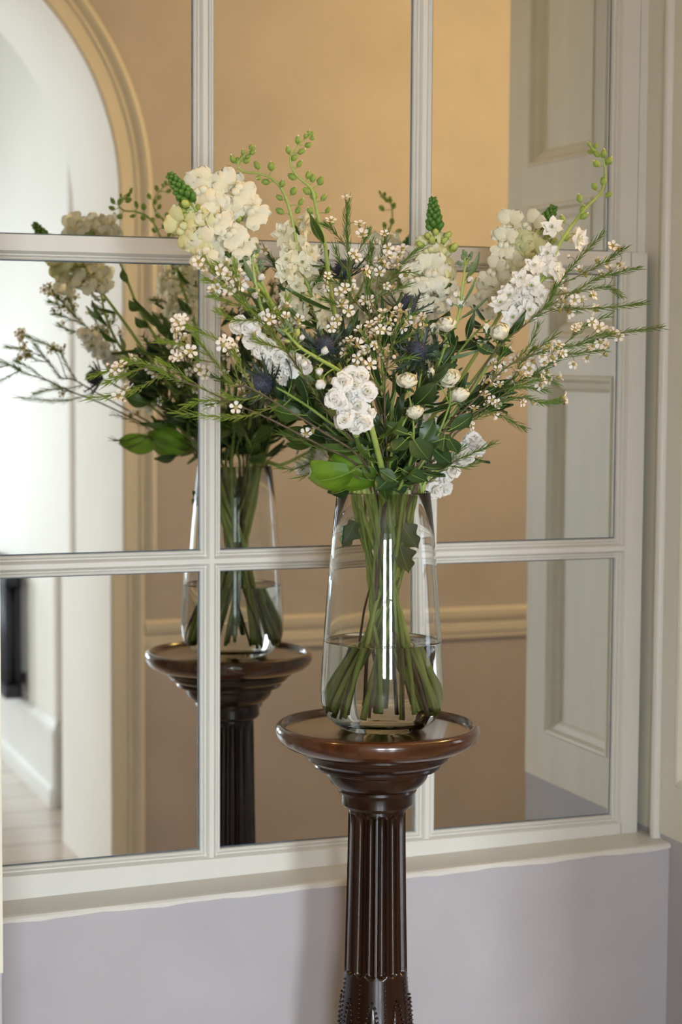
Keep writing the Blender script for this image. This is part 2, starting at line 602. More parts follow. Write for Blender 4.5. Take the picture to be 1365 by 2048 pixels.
# ------------------------------------------------------------------ panelled shutter linings of the recess
def panel_lining(name, x, sgn, label):
    """lining on a reveal at X = x, facing sgn along X; stands 12 mm proud of the wall"""
    root = structure(empty(name, (x, 0, 0)), label)
    y0, y1 = YW, 0.088
    z0, z1 = 0.630, 2.918
    pa, pb = -0.405, -0.115
    zs = [(0.735, 1.532), (1.610, 1.905), (1.990, 2.80)]
    t = 0.008
    def face(nm, ya, yb, za, zb, m='shutter'):
        b = MB()
        b.box((min(0, sgn * t), ya, za), (max(0, sgn * t), yb, zb))
        o = b.build(nm, m, root)
        return o
    face('stile', y0, pa, z0, z1)
    face('stile', pb, y1, z0, z1)
    edges = [z0] + [q for p in zs for q in p] + [z1]
    for i in range(0, len(edges), 2):
        face('rail', pa, pb, edges[i], edges[i + 1])
    for za, zb in zs:
        # moulded, sunken panel: bolection slope into a flat field
        b = MB()
        mw = 0.036
        rings = [(0.0, t), (0.004, t + 0.003), (0.010, t + 0.001), (0.016, 0.001), (0.028, -0.004), (mw, -0.010)]
        v, f = [], []
        for u, d in rings:
            v += [(sgn * d, pa + u, za + u), (sgn * d, pb - u, za + u), (sgn * d, pb - u, zb - u), (sgn * d, pa + u, zb - u)]
        for i in range(len(rings) - 1):
            for k in range(4):
                f.append((i * 4 + k, i * 4 + (k + 1) % 4, i * 4 + 4 + (k + 1) % 4, i * 4 + 4 + k))
        n_ = (len(rings) - 1) * 4
        f.append((n_, n_ + 1, n_ + 2, n_ + 3))
        b.add(v, f)
        b.build('panel', 'shutter', root)
    return root


panel_lining('trim_6', XR + 0.0055, -1, 'pale panelled shutter lining of the window recess, beside the mirror')
panel_lining('trim_7', XL - 0.0055, 1, 'pale panelled shutter lining on the far reveal of the recess')

# ------------------------------------------------------------------ the mirrored sash window
WIN = structure(empty('window_1', (1.1767, 0, 0)), 'cream sash window glazed with mirror panes')
X1, X2, PIT_X = 0.9613, 1.392, 0.4307
GL, GR = 0.5560, 1.7975           # glass edges at the outer stiles
OL, OR = 0.5045, 1.8490           # outer edges of the stiles
BAR = [(-0.019, 0.0), (-0.019, 0.007), (-0.0170, 0.0095), (-0.0150, 0.0085), (-0.0140, 0.0065), (-0.0118, 0.0118),
       (-0.0098, 0.0120), (-0.0088, 0.0095), (-0.0060, 0.0160), (-0.0042, 0.0190)]
BAR = BAR + [(-u, d) for u, d in reversed(BAR)]
BARH = [(u, d * 0.985) for u, d in BAR]
HALF = [(0.0, 0.0), (0.0, 0.007), (0.0020, 0.0095), (0.0040, 0.0085), (0.0050, 0.0065), (0.0072, 0.0118), (0.0092, 0.0120),
        (0.0102, 0.0095), (0.0130, 0.0160), (0.0148, 0.0200)]


def sash(name, yf, zb0, zb1, zm, zt0, zt1, tilts, label):
    """yf: front face Y; bottom rail zb0..zb1 (glass edge), bar at zm, top rail glass edge zt0..zt1"""
    yg = yf + 0.0195            # glass plane
    ox = 1.1767
    def section(b, edge, outer, axis):
        pass
    b = MB()
    D = (0, -1, 0)
    # stiles: flat part plus moulded inner edge
    pl = [(0, 0)]
    w = GL - OL
    prof = [(GL - OL - u, d) for u, d in HALF] + [(0.0, 0.0200), (0.0, -0.022), (w, -0.022)]
    b.extrude(prof, (OL - ox, yg, zb0), (OL - ox, yg, zt1), (1, 0, 0), D)
    prof = [(u, d) for u, d in HALF] + [(OR - GR, 0.0200), (OR - GR, -0.022), (0.0, -0.022)]
    b.extrude(prof, (GR - ox, yg, zb0), (GR - ox, yg, zt1), (1, 0, 0), D)
    h = zb1 - zb0
    prof = [(h - u, d) for u, d in HALF] + [(0.0, 0.0200), (0.0, -0.022), (h, -0.022)]
    b.extrude(prof, (GL - 0.016 - ox, yg, zb0), (GR + 0.016 - ox, yg, zb0), (0, 0, 1), D)
    h = zt1 - zt0
    prof = [(u, d) for u, d in HALF] + [(h, 0.0200), (h, -0.022), (0.0, -0.022)]
    b.extrude(prof, (GL - 0.016 - ox, yg, zt0), (GR + 0.016 - ox, yg, zt0), (0, 0, 1), D)
    so = b.build(name, 'joinery', WIN)
    so['label'] = label
    for x in (X1, X2):
        b = MB()
        b.extrude(BAR, (x - ox, yg, zb1 - 0.013), (x - ox, yg, zt0 + 0.013), (1, 0, 0), D)
        b.build('glazing_bar', 'joinery', so)
    xs = [(GL, X1 - 0.019), (X1 + 0.019, X2 - 0.019), (X2 + 0.019, GR)]
    b = MB()
    b.extrude(BARH, (GL - 0.013 - ox, yg, zm), (GR + 0.013 - ox, yg, zm), (0, 0, 1), D)
    b.build('glazing_bar', 'joinery', so)
    rows = [(zb1, zm - 0.019), (zm + 0.019, zt0)]
    for r, (z0, z1) in enumerate(rows):
        for c, (x0, x1) in enumerate(xs):
            yaw, pit = tilts.get((r, c), (0, 0))
            cx, cz = (x0 + x1) / 2, (z0 + z1) / 2
            hw, hh = (x1 - x0) / 2 + 0.006, (z1 - z0) / 2 + 0.006
            e = 0.0085
            b = MB()
            # silvered field and a dark border painting the shadow gap at the putty
            v = [(-hw + e, 0, -hh + e), (hw - e, 0, -hh + e), (hw - e, 0, hh - e), (-hw + e, 0, hh - e),
                 (-hw, 0, -hh), (hw, 0, -hh), (hw, 0, hh), (-hw, 0, hh),
                 (-hw, 0.004, -hh), (hw, 0.004, -hh), (hw, 0.004, hh), (-hw, 0.004, hh)]
            b.add(v, [(0, 1, 2, 3)], 0)
            b.add(v, [(4, 5, 1, 0), (5, 6, 2, 1), (6, 7, 3, 2), (7, 4, 0, 3)], 1)
            b.add(v, [(4, 8, 9, 5), (5, 9, 10, 6), (6, 10, 11, 7), (7, 11, 8, 4), (8, 11, 10, 9)], 1)
            # weld the three copies
            p = b.build('mirror_pane', ['mirror', 'mirror_edge'], so, fix=False)
            p.location = (cx - ox, yg + 0.0005, cz)
            p.rotation_euler = (pit, 0, yaw)
    return so


# old mirror panes never sit quite parallel: (yaw, pitch) of each
TILT_LOW = {(0, 0): (0.0085, 0.0), (0, 2): (0.005, 0.0), (1, 2): (0.009, 0.0)}
TILT_UP = {(0, 0): (-0.003, 0.0), (0, 2): (0.018, 0.0)}
sash('lower_sash', 0.0, 0.585, 0.6540, 1.192, 1.7310, 1.7735, TILT_LOW, 'lower sash, in front, with six mirror panes')
sash('upper_sash', 0.045, 1.737, 1.7780, 2.330, 2.845, 2.900, TILT_UP, 'upper sash, set behind the lower one')

ox = 1.1767
for x0, x1 in ((XL, XL + 0.0192), (XR - 0.0192, XR)):
    b = MB()
    b.box((x0 - ox, 0.0420, 1.775), (x1 - ox, 0.0600, 2.915))
    b.build('parting_bead', 'joinery', WIN)
    b = MB()
    w = 0.016
    c = x0 if x0 == XL else x1
    s = 1 if x0 == XL else -1
    prof = [(0, -0.010), (0.010, -0.010), (0.014, -0.007), (w, -0.002), (w, 0.002), (0.014, 0.007), (0.010, 0.010), (0, 0.010)]
    zb = sill_z(c) - 0.001
    b.extrude([(u, d) for u, d in prof], (c - ox, -0.048, zb), (c - ox, -0.048, 2.915), (s, 0, 0), (0, 1, 0))
    shade_auto(b.build('staff_bead', 'joinery', WIN), 40)
b = MB()                                           # board behind the mirrors
b.box((XL - ox, 0.0890, 0.60), (XR - ox, 0.0985, 2.915))
b.build('backing_board', 'joinery', WIN)
b = MB()                                           # sill, a little out of level, with a worn nose
n = 50
v, f = [], []
for i in range(n + 1):
    x = XL + 0.0005 + (XR - XL - 0.001) * i / n
    z = sill_z(x)
    w = 0.0012 * math.sin(i * 0.9) + 0.0009 * math.sin(i * 2.3)
    w2 = 0.0010 * math.sin(i * 0.7 + 2)
    ring = [(0.085, z), (-0.090, z), (-0.0985, z - 0.0015), (-0.1015 + w2, z - 0.005), (-0.1010 + w2, z - 0.0115 + w),
            (-0.0960, z - 0.0135 + w), (0.085, z - 0.020)]
    for y, zz in ring:
        v.append((x - ox, y, zz))
k = 7
for i in range(n):
    for j in range(k):
        f.append((i * k + j, i * k + (j + 1) % k, (i + 1) * k + (j + 1) % k, (i + 1) * k + j))
b.add(v, f)
sill = b.build('sill', 'joinery', WIN)

# ------------------------------------------------------------------ wall sconce in the corridor (warm light)
def wall_sconce(x, y, z, watts, label):
    root = tag(empty('wall_sconce', (x, y, z)), label, 'lamp', 'corridor wall sconces')
    b = MB()
    b.lathe([(0, -0.012), (0.045, -0.012), (0.05, -0.004), (0.03, 0.006), (0, 0.008)], 20, 0,
            Matrix.Rotation(math.pi / 2, 4, 'X'))
    b.build('back_plate', 'brass', root, True)
    b = MB()
    b.tube([(0, 0, 0), (0, -0.06, -0.03), (0, -0.13, -0.02), (0, -0.15, 0.03)], 0.007, 8)
    b.build('arm', 'brass', root, True)
    b = MB()
    b.lathe([(0.0, 0.03), (0.014, 0.035), (0.014, 0.06), (0.026, 0.085), (0.028, 0.105), (0.018, 0.125), (0.0, 0.13)], 14, 0,
            Matrix.Translation((0, -0.15, 0)))
    b.build('bulb', 'bulb', root, True)
    l = bpy.data.lights.new('sconce_light', 'POINT')
    l.energy = watts
    l.color = (1.0, 0.62, 0.20)
    l.shadow_soft_size = 0.05
    o = bpy.data.objects.new('sconce_light', l)
    col.objects.link(o)
    o.parent = root
    o.location = (0, -0.15, 0.17)
    return root


wall_sconce(2.55, YW - 0.012, 2.12, 58, 'brass wall sconce lighting the corridor, on the shutter side of the window')
wall_sconce(-0.20, YW - 0.012, 2.12, 14, 'brass wall sconce added for low warm fill, on the far side of the window')  # added weak lamp, warms the corridor and the upper hall

# ------------------------------------------------------------------ radiator against the hall wall
rad = tag(empty('radiator', (HX - 0.055, -4.08, 0.30)), 'dark column radiator hung on the white hall wall above the skirting', 'radiator')
for i in range(16):
    y = -0.44 + i * 0.058
    b = MB()
    for xo in (-0.018, 0.018):
        b.tube([(xo, y, 0.03), (xo, y, 0.44)], 0.017, 8)
    b.box((-0.032, y - 0.022, 0.42), (0.032, y + 0.022, 0.47))
    b.box((-0.032, y - 0.022, 0.0), (0.032, y + 0.022, 0.05))
    b.build('column', 'iron', rad, True)
for y in (-0.40, 0.40):
    b = MB()
    b.box((0.02, y - 0.012, 0.05), (0.055, y + 0.012, 0.09))
    b.build('bracket', 'iron', rad)

# ------------------------------------------------------------------ the torchere stand
SX, SY = 1.131, -0.402
ST = tag(empty('plant_stand', (SX, SY, 0)), 'dark turned mahogany pedestal stand with fluted column', 'plant stand')
TOPZ = 0.9455                                     # surface of the dished top
b = MB()
b.lathe([(0, TOPZ), (0.150, TOPZ), (0.1535, TOPZ + 0.001), (0.1565, TOPZ + 0.0075), (0.1600, TOPZ + 0.0105),
         (0.1650, TOPZ + 0.0100), (0.1690, TOPZ + 0.0060), (0.1705, TOPZ), (0.1690, TOPZ - 0.0085), (0.1640, TOPZ - 0.0165),
         (0.1550, TOPZ - 0.0235), (0.1440, TOPZ - 0.0280), (0.1300, TOPZ - 0.0300), (0, TOPZ - 0.0300)], 96)
shade_auto(b.build('top', 'wood_top', ST), 40)
z0 = TOPZ - 0.030
b = MB()
b.lathe([(0, z0), (0.1290, z0), (0.1300, z0 - 0.003), (0.1270, z0 - 0.008), (0.1200, z0 - 0.0105), (0.1190, z0 - 0.013),
         (0.1180, z0 - 0.0165), (0.1080, z0 - 0.024), (0.1050, z0 - 0.0255), (0.1060, z0 - 0.0285), (0.1040, z0 - 0.0325),
         (0.0880, z0 - 0.0365), (0.0860, z0 - 0.0385), (0.0855, z0 - 0.0425), (0.0830, z0 - 0.0500), (0.0775, z0 - 0.0580),
         (0.0690, z0 - 0.0655), (0.0650, z0 - 0.0670), (0.0660, z0 - 0.0710), (0.0640, z0 - 0.0750), (0.0600, z0 - 0.0765),
         (0.0595, z0 - 0.0790), (0.0595, z0 - 0.0940), (0.0560, z0 - 0.0990), (0.0490, z0 - 0.1015), (0, z0 - 0.1015)], 80)
shade_auto(b.build('capital', 'wood', ST), 30)
# fluted shaft
zs0, zs1 = z0 - 0.1012, 0.532
NF, per = 16, 10
b = MB()
rows = []
v, f = [], []
zl = [zs0, zs0 - 0.004, zs0 - 0.006, zs0 - 0.009, zs0 - 0.013] + [zs0 - 0.013 - (zs0 - 0.013 - zs1 - 0.014) * i / 14 for i in range(1, 15)]
zl += [zs1 + 0.014 - 0.002 * i for i in range(1, 9)]
for z in zl:
    t = (zs0 - z) / (zs0 - zs1)
    R = 0.0478 + 0.0052 * t ** 1.3
    for j in range(NF * per):
        ph = (j % per) / per
        u = (ph - 0.5) * 2 / 0.78                  # flute spans 78 % of the pitch
        dep = 0.0
        if abs(u) < 1:
            half = 0.0072 * math.sqrt(1 - u * u)
            # round flute ends
            top_ok = min(1.0, max(0.0, (zs0 - 0.006 - z) / 0.004 - (1 - math.sqrt(1 - u * u)) * 1.2))
            bot_ok = min(1.0, max(0.0, (z - zs1 - 0.003) / 0.004 - (1 - math.sqrt(1 - u * u)) * 2.0))
            dep = half * top_ok * bot_ok
        a = 2 * math.pi * (j + 0.5) / (NF * per)
        v.append(((R - dep) * math.cos(a), (R - dep) * math.sin(a), z))
n = NF * per
for i in range(len(zl) - 1):
    for j in range(n):
        j2 = (j + 1) % n
        f.append((i * n + j, i * n + j2, (i + 1) * n + j2, (i + 1) * n + j))
b.add(v, f)
shade_auto(b.build('shaft', 'wood', ST), 50)
# carved vase-shaped lower shaft and round plinth
low = [(0.0530, zs1 + 0.001), (0.0545, 0.515), (0.0555, 0.500), (0.0580, 0.480), (0.0605, 0.455), (0.0630, 0.420), (0.0640, 0.380),
       (0.0620, 0.330), (0.0560, 0.280), (0.0460, 0.235), (0.0400, 0.205), (0.0395, 0.190)]
b = MB()
b.lathe([(0, zs1 + 0.001)] + low + [(0, 0.190)], 64)
shade_auto(b.build('lower_shaft', 'wood', ST), 40)


def low_r(z):
    for (r0, za), (r1, zb) in zip(low[:-1], low[1:]):
        if za >= z >= zb:
            return r0 + (r1 - r0) * (za - z) / (za - zb)
    return 0.04


b = MB()
for k in range(8):                                  # carved overlapping leaves edged with beading
    a0 = 2 * math.pi * k / 8 + 0.314
    for s in (-1, 1):
        for i in range(26):
            t = i / 25
            z = 0.497 - 0.20 * t
            a = a0 + s * 0.42 * math.sqrt(t) * (1 - 0.15 * t)
            r = low_r(z) + 0.0014
            b.lathe([(0, -0.0027), (0.0030, 0), (0, 0.0027)], 6, 0, Matrix.Translation((r * math.cos(a), r * math.sin(a), z)))
    for i in range(30):
        t = i / 29
        z = 0.525 - 0.22 * t
        a = a0 + math.pi / 8
        r = low_r(z) + 0.0006
        b.lathe([(0, -0.0026), (0.0027, 0), (0, 0.0026)], 6, 0, Matrix.Translation((r * math.cos(a), r * math.sin(a), z)))
o = b.build('beading', 'wood', ST, True)
o['kind'] = 'stuff'
for k in range(8):                                  # raised leaf fields inside the beaded lines
    a0 = 2 * math.pi * k / 8 + 0.314
    b = MB()
    v, f = [], []
    for i in range(13):
        t = i / 12
        z = 0.494 - 0.20 * t
        wd = 0.42 * math.sqrt(t) * (1 - 0.15 * t) * 0.93
        for j in range(7):
            s = (j - 3) / 3
            r = low_r(z) - 0.0006 + 0.0030 * (1 - abs(s) ** 2.5) * min(1, t * 6)
            a = a0 + s * wd
            v.append((r * math.cos(a), r * math.sin(a), z))
    for i in range(12):
        for j in range(6):
            f.append((i * 7 + j, i * 7 + j + 1, i * 7 + 8 + j, i * 7 + 7 + j))
    b.add(v, f)
    b.build('carved_leaf', 'wood', ST, True)
b = MB()
b.lathe([(0, 0.191), (0.05, 0.191), (0.056, 0.183), (0.056, 0.172), (0.048, 0.166), (0.046, 0.150), (0.060, 0.128), (0.092, 0.104),
         (0.118, 0.092), (0.122, 0.084), (0.120, 0.076), (0.140, 0.068), (0.150, 0.056), (0.152, 0.040), (0.150, 0.0), (0, 0.0)], 64)
shade_auto(b.build('base', 'wood', ST), 35)

# ------------------------------------------------------------------ the glass vase and its water
VX, VY = 1.1385, -0.402
VZ = TOPZ + 0.0004
VH = 0.397
outer = [(0.0, 0.0), (0.052, 0.0), (0.062, 0.0012), (0.0745, 0.0065), (0.0880, 0.0170), (0.0975, 0.0310), (0.1015, 0.0480), (0.1025, 0.0680),
         (0.1012, 0.100), (0.0978, 0.160), (0.0920, 0.240), (0.0853, 0.320), (0.0775, VH - 0.0015), (0.0765, VH)]
inner = [(0.0745, VH), (0.0737, VH - 0.0015), (0.0815, 0.320), (0.0882, 0.240), (0.0940, 0.160), (0.0974, 0.100), (0.0985, 0.068),
         (0.0970, 0.050), (0.0920, 0.036), (0.0820, 0.026), (0.0680, 0.0215), (0.040, 0.0200), (0.0, 0.0200)]
b = MB()
b.lathe(outer + inner, 96)
vase = b.build('glass_vase', 'glass', None, True)
vase.location = (VX, VY, VZ)
tag(vase, 'tall tapered clear glass vase standing on the dark pedestal', 'vase')
WZ = 0.150
prof = [(0.0, 0.0195), (0.040, 0.0195), (0.0683, 0.0211), (0.0824, 0.0256), (0.0925, 0.0357), (0.0976, 0.0498), (0.0991, 0.068), (0.0980, 0.100),
        (0.0952, WZ - 0.002), (0.0953, WZ), (0.093, WZ - 0.0012), (0.05, WZ - 0.002), (0.0, WZ - 0.002)]
b = MB()
b.lathe(prof, 96)
water = b.build('water', 'water', None, True)
water.location = (VX, VY, VZ)
tag(water, 'clear water filling the lower part of the glass vase', 'water')
AXIS = Vector((VX, VY, 0))
RIMZ = VZ + VH


# ------------------------------------------------------------------ botanical helpers
def P(px, py, d=0.0):
    """point seen at pixel (px, py) that lies d metres in front (towards the room) of the stand's axis plane"""
    r = FWD + RGT * ((px - 682.5) / FPX) - UPV * ((py - 1024) / FPX)
    t = (SY - d - CAM.y) / r.y
    return CAM + r * t


TOCAM = Vector((-0.33, -0.93, 0.14)).normalized()


def smooth_path(pts, per=6):
    pts = [Vector(p) for p in pts]
    if len(pts) < 3:
        return [pts[0].lerp(pts[-1], i / per) for i in range(per + 1)]
    q = [pts[0] * 2 - pts[1]] + pts + [pts[-1] * 2 - pts[-2]]
    out = []
    for i in range(1, len(q) - 2):
        p0, p1, p2, p3 = q[i - 1], q[i], q[i + 1], q[i + 2]
        for k in range(per):
            t = k / per
            out.append(0.5 * ((2 * p1) + (p2 - p0) * t + (2 * p0 - 5 * p1 + 4 * p2 - p3) * t * t + (3 * p1 - p0 - 3 * p2 + p3) * t ** 3))
    out.append(pts[-1])
    return out


def patch(L, W, nu=5, nv=4, cup=0.0, curl=0.0, ruffle=0.0, base=0.25, tip=0.6, waves=3, seed=0.0, fold=0.0, point=False):
    """petal / leaf patch: base at origin, along +Y, normal +Z"""
    v, f = [], []
    for i in range(nu + 1):
        t = i / nu
        # width profile: base width, bulge, tip
        w = W * (base + (1 - base) * math.sin(math.pi * min(1, t / (2 * tip)) if t < tip else math.pi / 2)) if t < tip else \
            W * max(0.0, math.cos(math.pi / 2 * ((t - tip) / (1 - tip)) ** 1.6)) ** 0.7
        if point and t >= tip:
            w = W * (1 - ((t - tip) / (1 - tip)) ** 1.7)
        ang = curl * t
        y = L * (math.sin(ang) / curl if abs(curl) > 1e-4 else t)
        z = L * ((1 - math.cos(ang)) / curl if abs(curl) > 1e-4 else 0)
        for j in range(nv + 1):
            s = (j / nv - 0.5) * 2
            zz = z + cup * W * s * s * (0.4 + 0.6 * t) + ruffle * t * math.sin(waves * math.pi * s + seed) + fold * W * abs(s)
            v.append((s * w / 2, y - 0.06 * L * s * s * t, zz))
    for i in range(nu):
        for j in range(nv):
            a = i * (nv + 1) + j
            f.append((a, a + 1, a + nv + 2, a + nv + 1))
    return v, f


def ring(b, n, L, W, tilt, r0=0.0, z0=0.0, phase=0.0, mi=0, jitter=0.0, **kw):
    for k in range(n):
        a = 2 * math.pi * k / n + phase + random.uniform(-jitter, jitter)
        v, f = patch(L, W, seed=random.uniform(0, 6), **kw)
        mx = Matrix.Translation((0, 0, z0)) @ Matrix.Rotation(a, 4, 'Z') @ Matrix.Translation((0, r0, 0)) @ \
            Matrix.Rotation(tilt + random.uniform(-jitter, jitter), 4, 'X')
        b.add(v, f, mi, mx)


def blob(b, rx, rz, z=0.0, mi=0, n=8, m=5, mx=None):
    prof = [(rx * math.sin(math.pi * i / m), z - rz * math.cos(math.pi * i / m)) for i in range(m + 1)]
    prof[0] = (0, prof[0][1])
    prof[-1] = (0, prof[-1][1])
    b.lathe(prof, n, mi, mx)


MESH = {}


def variants(key, n, fn):
    MESH[key] = [fn(i) for i in range(n)]


def wax_flower(i):
    b = MB()
    open_ = [0.25, 0.45, 0.15][i]
    ring(b, 5, 0.0066, 0.0058, open_, 0.0030, 0.001, 0, 0, 0.08, nu=4, nv=2, cup=0.2, base=0.35, tip=0.62)
    b.lathe([(0, -0.0055), (0.0016, -0.005), (0.0028, -0.001), (0.0031, 0.0008), (0.0020, 0.0012), (0.0, 0.0004)], 8, 1)
    blob(b, 0.0008, 0.0016, 0.002, 1, 5, 3)
    return b.mesh('wax_flower', ['petal_blush', 'wax_centre'], True, False)


variants('wax', 3, wax_flower)


def wax_bud(i):
    b = MB()
    blob(b, 0.0030, 0.0034, 0.002, 0, 7, 4)
    b.lathe([(0, -0.005), (0.0014, -0.0045), (0.0026, 0.0), (0.0, 0.001)], 7, 1)
    return b.mesh('wax_bud', ['wax_bud', 'twig_green'], True, False)


variants('waxbud', 1, wax_bud)


def larkspur_floret(mats):
    def fn(i):
        b = MB()
        ring(b, 6, 0.0180, 0.0115, 0.12, 0.001, 0, 0.3 * i, 0, 0.18, nu=6, nv=3, cup=0.1, ruffle=0.0010, base=0.35, tip=0.5, waves=2, point=True)
        ring(b, 5, 0.0130, 0.0085, 0.5, 0.001, 0.001, 0.6 + 0.3 * i, 0, 0.25, nu=4, nv=3, cup=0.12, ruffle=0.0012, base=0.35, tip=0.5, waves=2, point=True)
        ring(b, 4, 0.0070, 0.0060, 1.1, 0.0005, 0.002, 0.2, 0, 0.2, nu=3, nv=2, cup=0.2, base=0.4, tip=0.6)
        blob(b, 0.0017, 0.0022, 0.0045, 1, 7, 4)
        b.tube([(0, 0, 0), (0, 0.001, -0.006), (0, 0.004, -0.014)], [0.0030, 0.0022, 0.0008], 6, 0)
        return b.mesh('floret', mats, True, False)
    return fn


variants('lark', 3, larkspur_floret(['petal_white', 'bud_green']))
variants('lark_cream', 3, larkspur_floret(['petal_cream', 'bud_green']))


def lark_bud(i):
    s = [1.25, 1.1, 1.4][i]
    b = MB()
    b.lathe([(0, 0), (0.0022 * s, 0.0015), (0.0038 * s, 0.005), (0.0036 * s, 0.009), (0.0020 * s, 0.0125), (0.0008, 0.0142), (0, 0.0148)], 8, 0)
    b.lathe([(0.0021 * s, 0.0118), (0.0012, 0.0140), (0, 0.0158)], 8, 1)
    return b.mesh('bud', ['bud_green', 'petal_cream'], True, False)


variants('larkbud', 3, lark_bud)


def snap_floret(mats):
    def fn(i):
        b = MB()
        b.lathe([(0.0045, -0.020), (0.0055, -0.016), (0.0062, -0.008), (0.0080, 0.0), (0.0088, 0.004)], 10, 0)
        # upper lip: two ruffled lobes that stand up and roll back
        for s in (-1, 1):
            v, f = patch(0.0200, 0.0200, 6, 5, cup=-0.12, curl=-0.9, ruffle=0.0034, base=0.5, tip=0.62, waves=2.4, seed=i + s)
            mx = Matrix.Translation((s * 0.0028, 0.0065, 0.002)) @ Matrix.Rotation(-s * 0.5, 4, 'Z') @ Matrix.Rotation(0.75, 4, 'X')
            b.add(v, f, 0, mx)
        # lower lip: three lobes hanging and rolled, and the closed palate
        for s in (-1, 0, 1):
            v, f = patch(0.0175, 0.0165, 6, 4, cup=-0.1, curl=-1.1, ruffle=0.0030, base=0.5, tip=0.62, waves=2.2, seed=i * 2 + s)
            mx = Matrix.Translation((s * 0.004, -0.0055, 0.004)) @ Matrix.Rotation(math.pi + s * 0.75, 4, 'Z') @ Matrix.Rotation(0.65, 4, 'X')
            b.add(v, f, 0, mx)
        for s in (-1, 1):
            blob(b, 0.0050, 0.0052, 0, 1, 8, 5, Matrix.Translation((s * 0.0036, -0.0020, 0.0050)))
        ring(b, 5, 0.0070, 0.0050, 1.2, 0.0040, -0.0210, 0, 2, 0.1, nu=2, nv=2, base=0.6, tip=0.5)
        return b.mesh('floret', mats, True, False)
    return fn


variants('snap', 3, snap_floret(['petal_cream', 'petal_ivory', 'bud_green']))
variants('snap_lime', 3, snap_floret(['petal_lime', 'petal_lime', 'bud_green']))


def snap_bud(mats):
    def fn(i):
        b = MB()
        blob(b, 0.0040, 0.0058, 0.004, 0, 8, 5)
        ring(b, 4, 0.0060, 0.0050, 1.25, 0.0030, -0.002, 0.3, 1, 0.1, nu=2, nv=2, base=0.7, tip=0.5)
        return b.mesh('bud', mats, True, False)
    return fn


variants('snapbud', 1, snap_bud(['bud_dark', 'bud_dark']))
variants('snapbud_lime', 1, snap_bud(['bud_lime', 'bud_green']))


def stock_floret(i):
    b = MB()
    ring(b, 5, 0.0170, 0.0170, 0.12, 0.001, 0, 0.4 * i, 0, 0.35, nu=5, nv=4, cup=0.05, curl=-0.55, ruffle=0.0007, base=0.35, tip=0.66, waves=2)
    ring(b, 4, 0.0145, 0.0150, 0.50, 0.002, 0.0015, 0.6, 0, 0.5, nu=4, nv=4, cup=0.06, curl=-0.5, ruffle=0.0007, base=0.35, tip=0.66, waves=2)
    ring(b, 3, 0.0120, 0.0130, 0.85, 0.002, 0.003, 0.2, 0, 0.6, nu=4, nv=3, cup=0.1, curl=-0.3, ruffle=0.0006, base=0.4, tip=0.66, waves=2)
    ring(b, 2, 0.0090, 0.0100, 1.15, 0.0010, 0.004, 0.9, 0, 0.6, nu=3, nv=3, cup=0.2, base=0.45, tip=0.62)
    if i == 1:
        blob(b, 0.0016, 0.002, 0.0085, 1, 6, 4)
    b.lathe([(0.0018, -0.010), (0.0030, -0.006), (0.0030, 0.0)], 7, 1)
    return b.mesh('floret', ['petal_white', 'bud_green'], True, False)


variants('stock', 3, stock_floret)


def stock_bud(i):
    b = MB()
    s = [1.0, 0.7][i]
    blob(b, 0.0060 * s, 0.0080 * s, 0.010 * s, 0, 9, 6)
    ring(b, 3, 0.0110 * s, 0.0090 * s, 1.35, 0.0052 * s, 0.004, 0, 0, 0.2, nu=3, nv=3, cup=0.3, base=0.5, tip=0.6)
    b.lathe([(0, -0.002), (0.0035 * s, 0.0), (0.0052 * s, 0.006 * s), (0.0050 * s, 0.010 * s)], 8, 1)
    return b.mesh('bud', ['petal_white', 'leaf_grey'], True, False)


variants('stockbud', 2, stock_bud)


def tiny_bud(i):
    b = MB()
    blob(b, 0.0028, 0.0048, 0.003, 0, 7, 4)
    return b.mesh('bud', [['leaf_grey', 'bud_lime'][i]], True, False)


variants('tinybud', 2, tiny_bud)


def rose(i):
    op = [0.0, 0.18, -0.12][i]
    b = MB()
    ring(b, 5, 0.0225, 0.0250, 0.70 - op, 0.0035, 0, 0, 0, 0.12, nu=6, nv=5, cup=0.18, curl=0.35, ruffle=0.0009, base=0.35, tip=0.62, waves=2)
    ring(b, 5, 0.0215, 0.0215, 0.98 - op, 0.0030, 0.001, 0.6, 0, 0.12, nu=6, nv=5, cup=0.24, curl=0.25, ruffle=0.0008, base=0.4, tip=0.62, waves=2)
    ring(b, 5, 0.0200, 0.0175, 1.20 - op, 0.0022, 0.002, 0.2, 0, 0.12, nu=5, nv=4, cup=0.32, curl=0.2, base=0.45, tip=0.65)
    ring(b, 4, 0.0195, 0.0140, 1.36, 0.0018, 0.003, 0.9, 0, 0.12, nu=5, nv=4, cup=0.42, curl=0.1, base=0.5, tip=0.7)
    ring(b, 3, 0.0200, 0.0100, 1.48, 0.0006, 0.004, 0.3, 0, 0.12, nu=5, nv=4, cup=0.5, base=0.6, tip=0.7)
    blob(b, 0.0075, 0.0085, 0.0120, 0, 10, 6)
    ring(b, 5, 0.0150, 0.0060, 0.30, 0.0020, -0.001, 0.3, 1, 0.25, nu=4, nv=2, curl=-0.6, base=0.7, tip=0.4)
    blob(b, 0.0042, 0.0050, -0.004, 1, 8, 5)
    return b.mesh('rose_bloom', ['petal_ivory', 'rose_leaf'], True, False)


variants('rose', 3, rose)


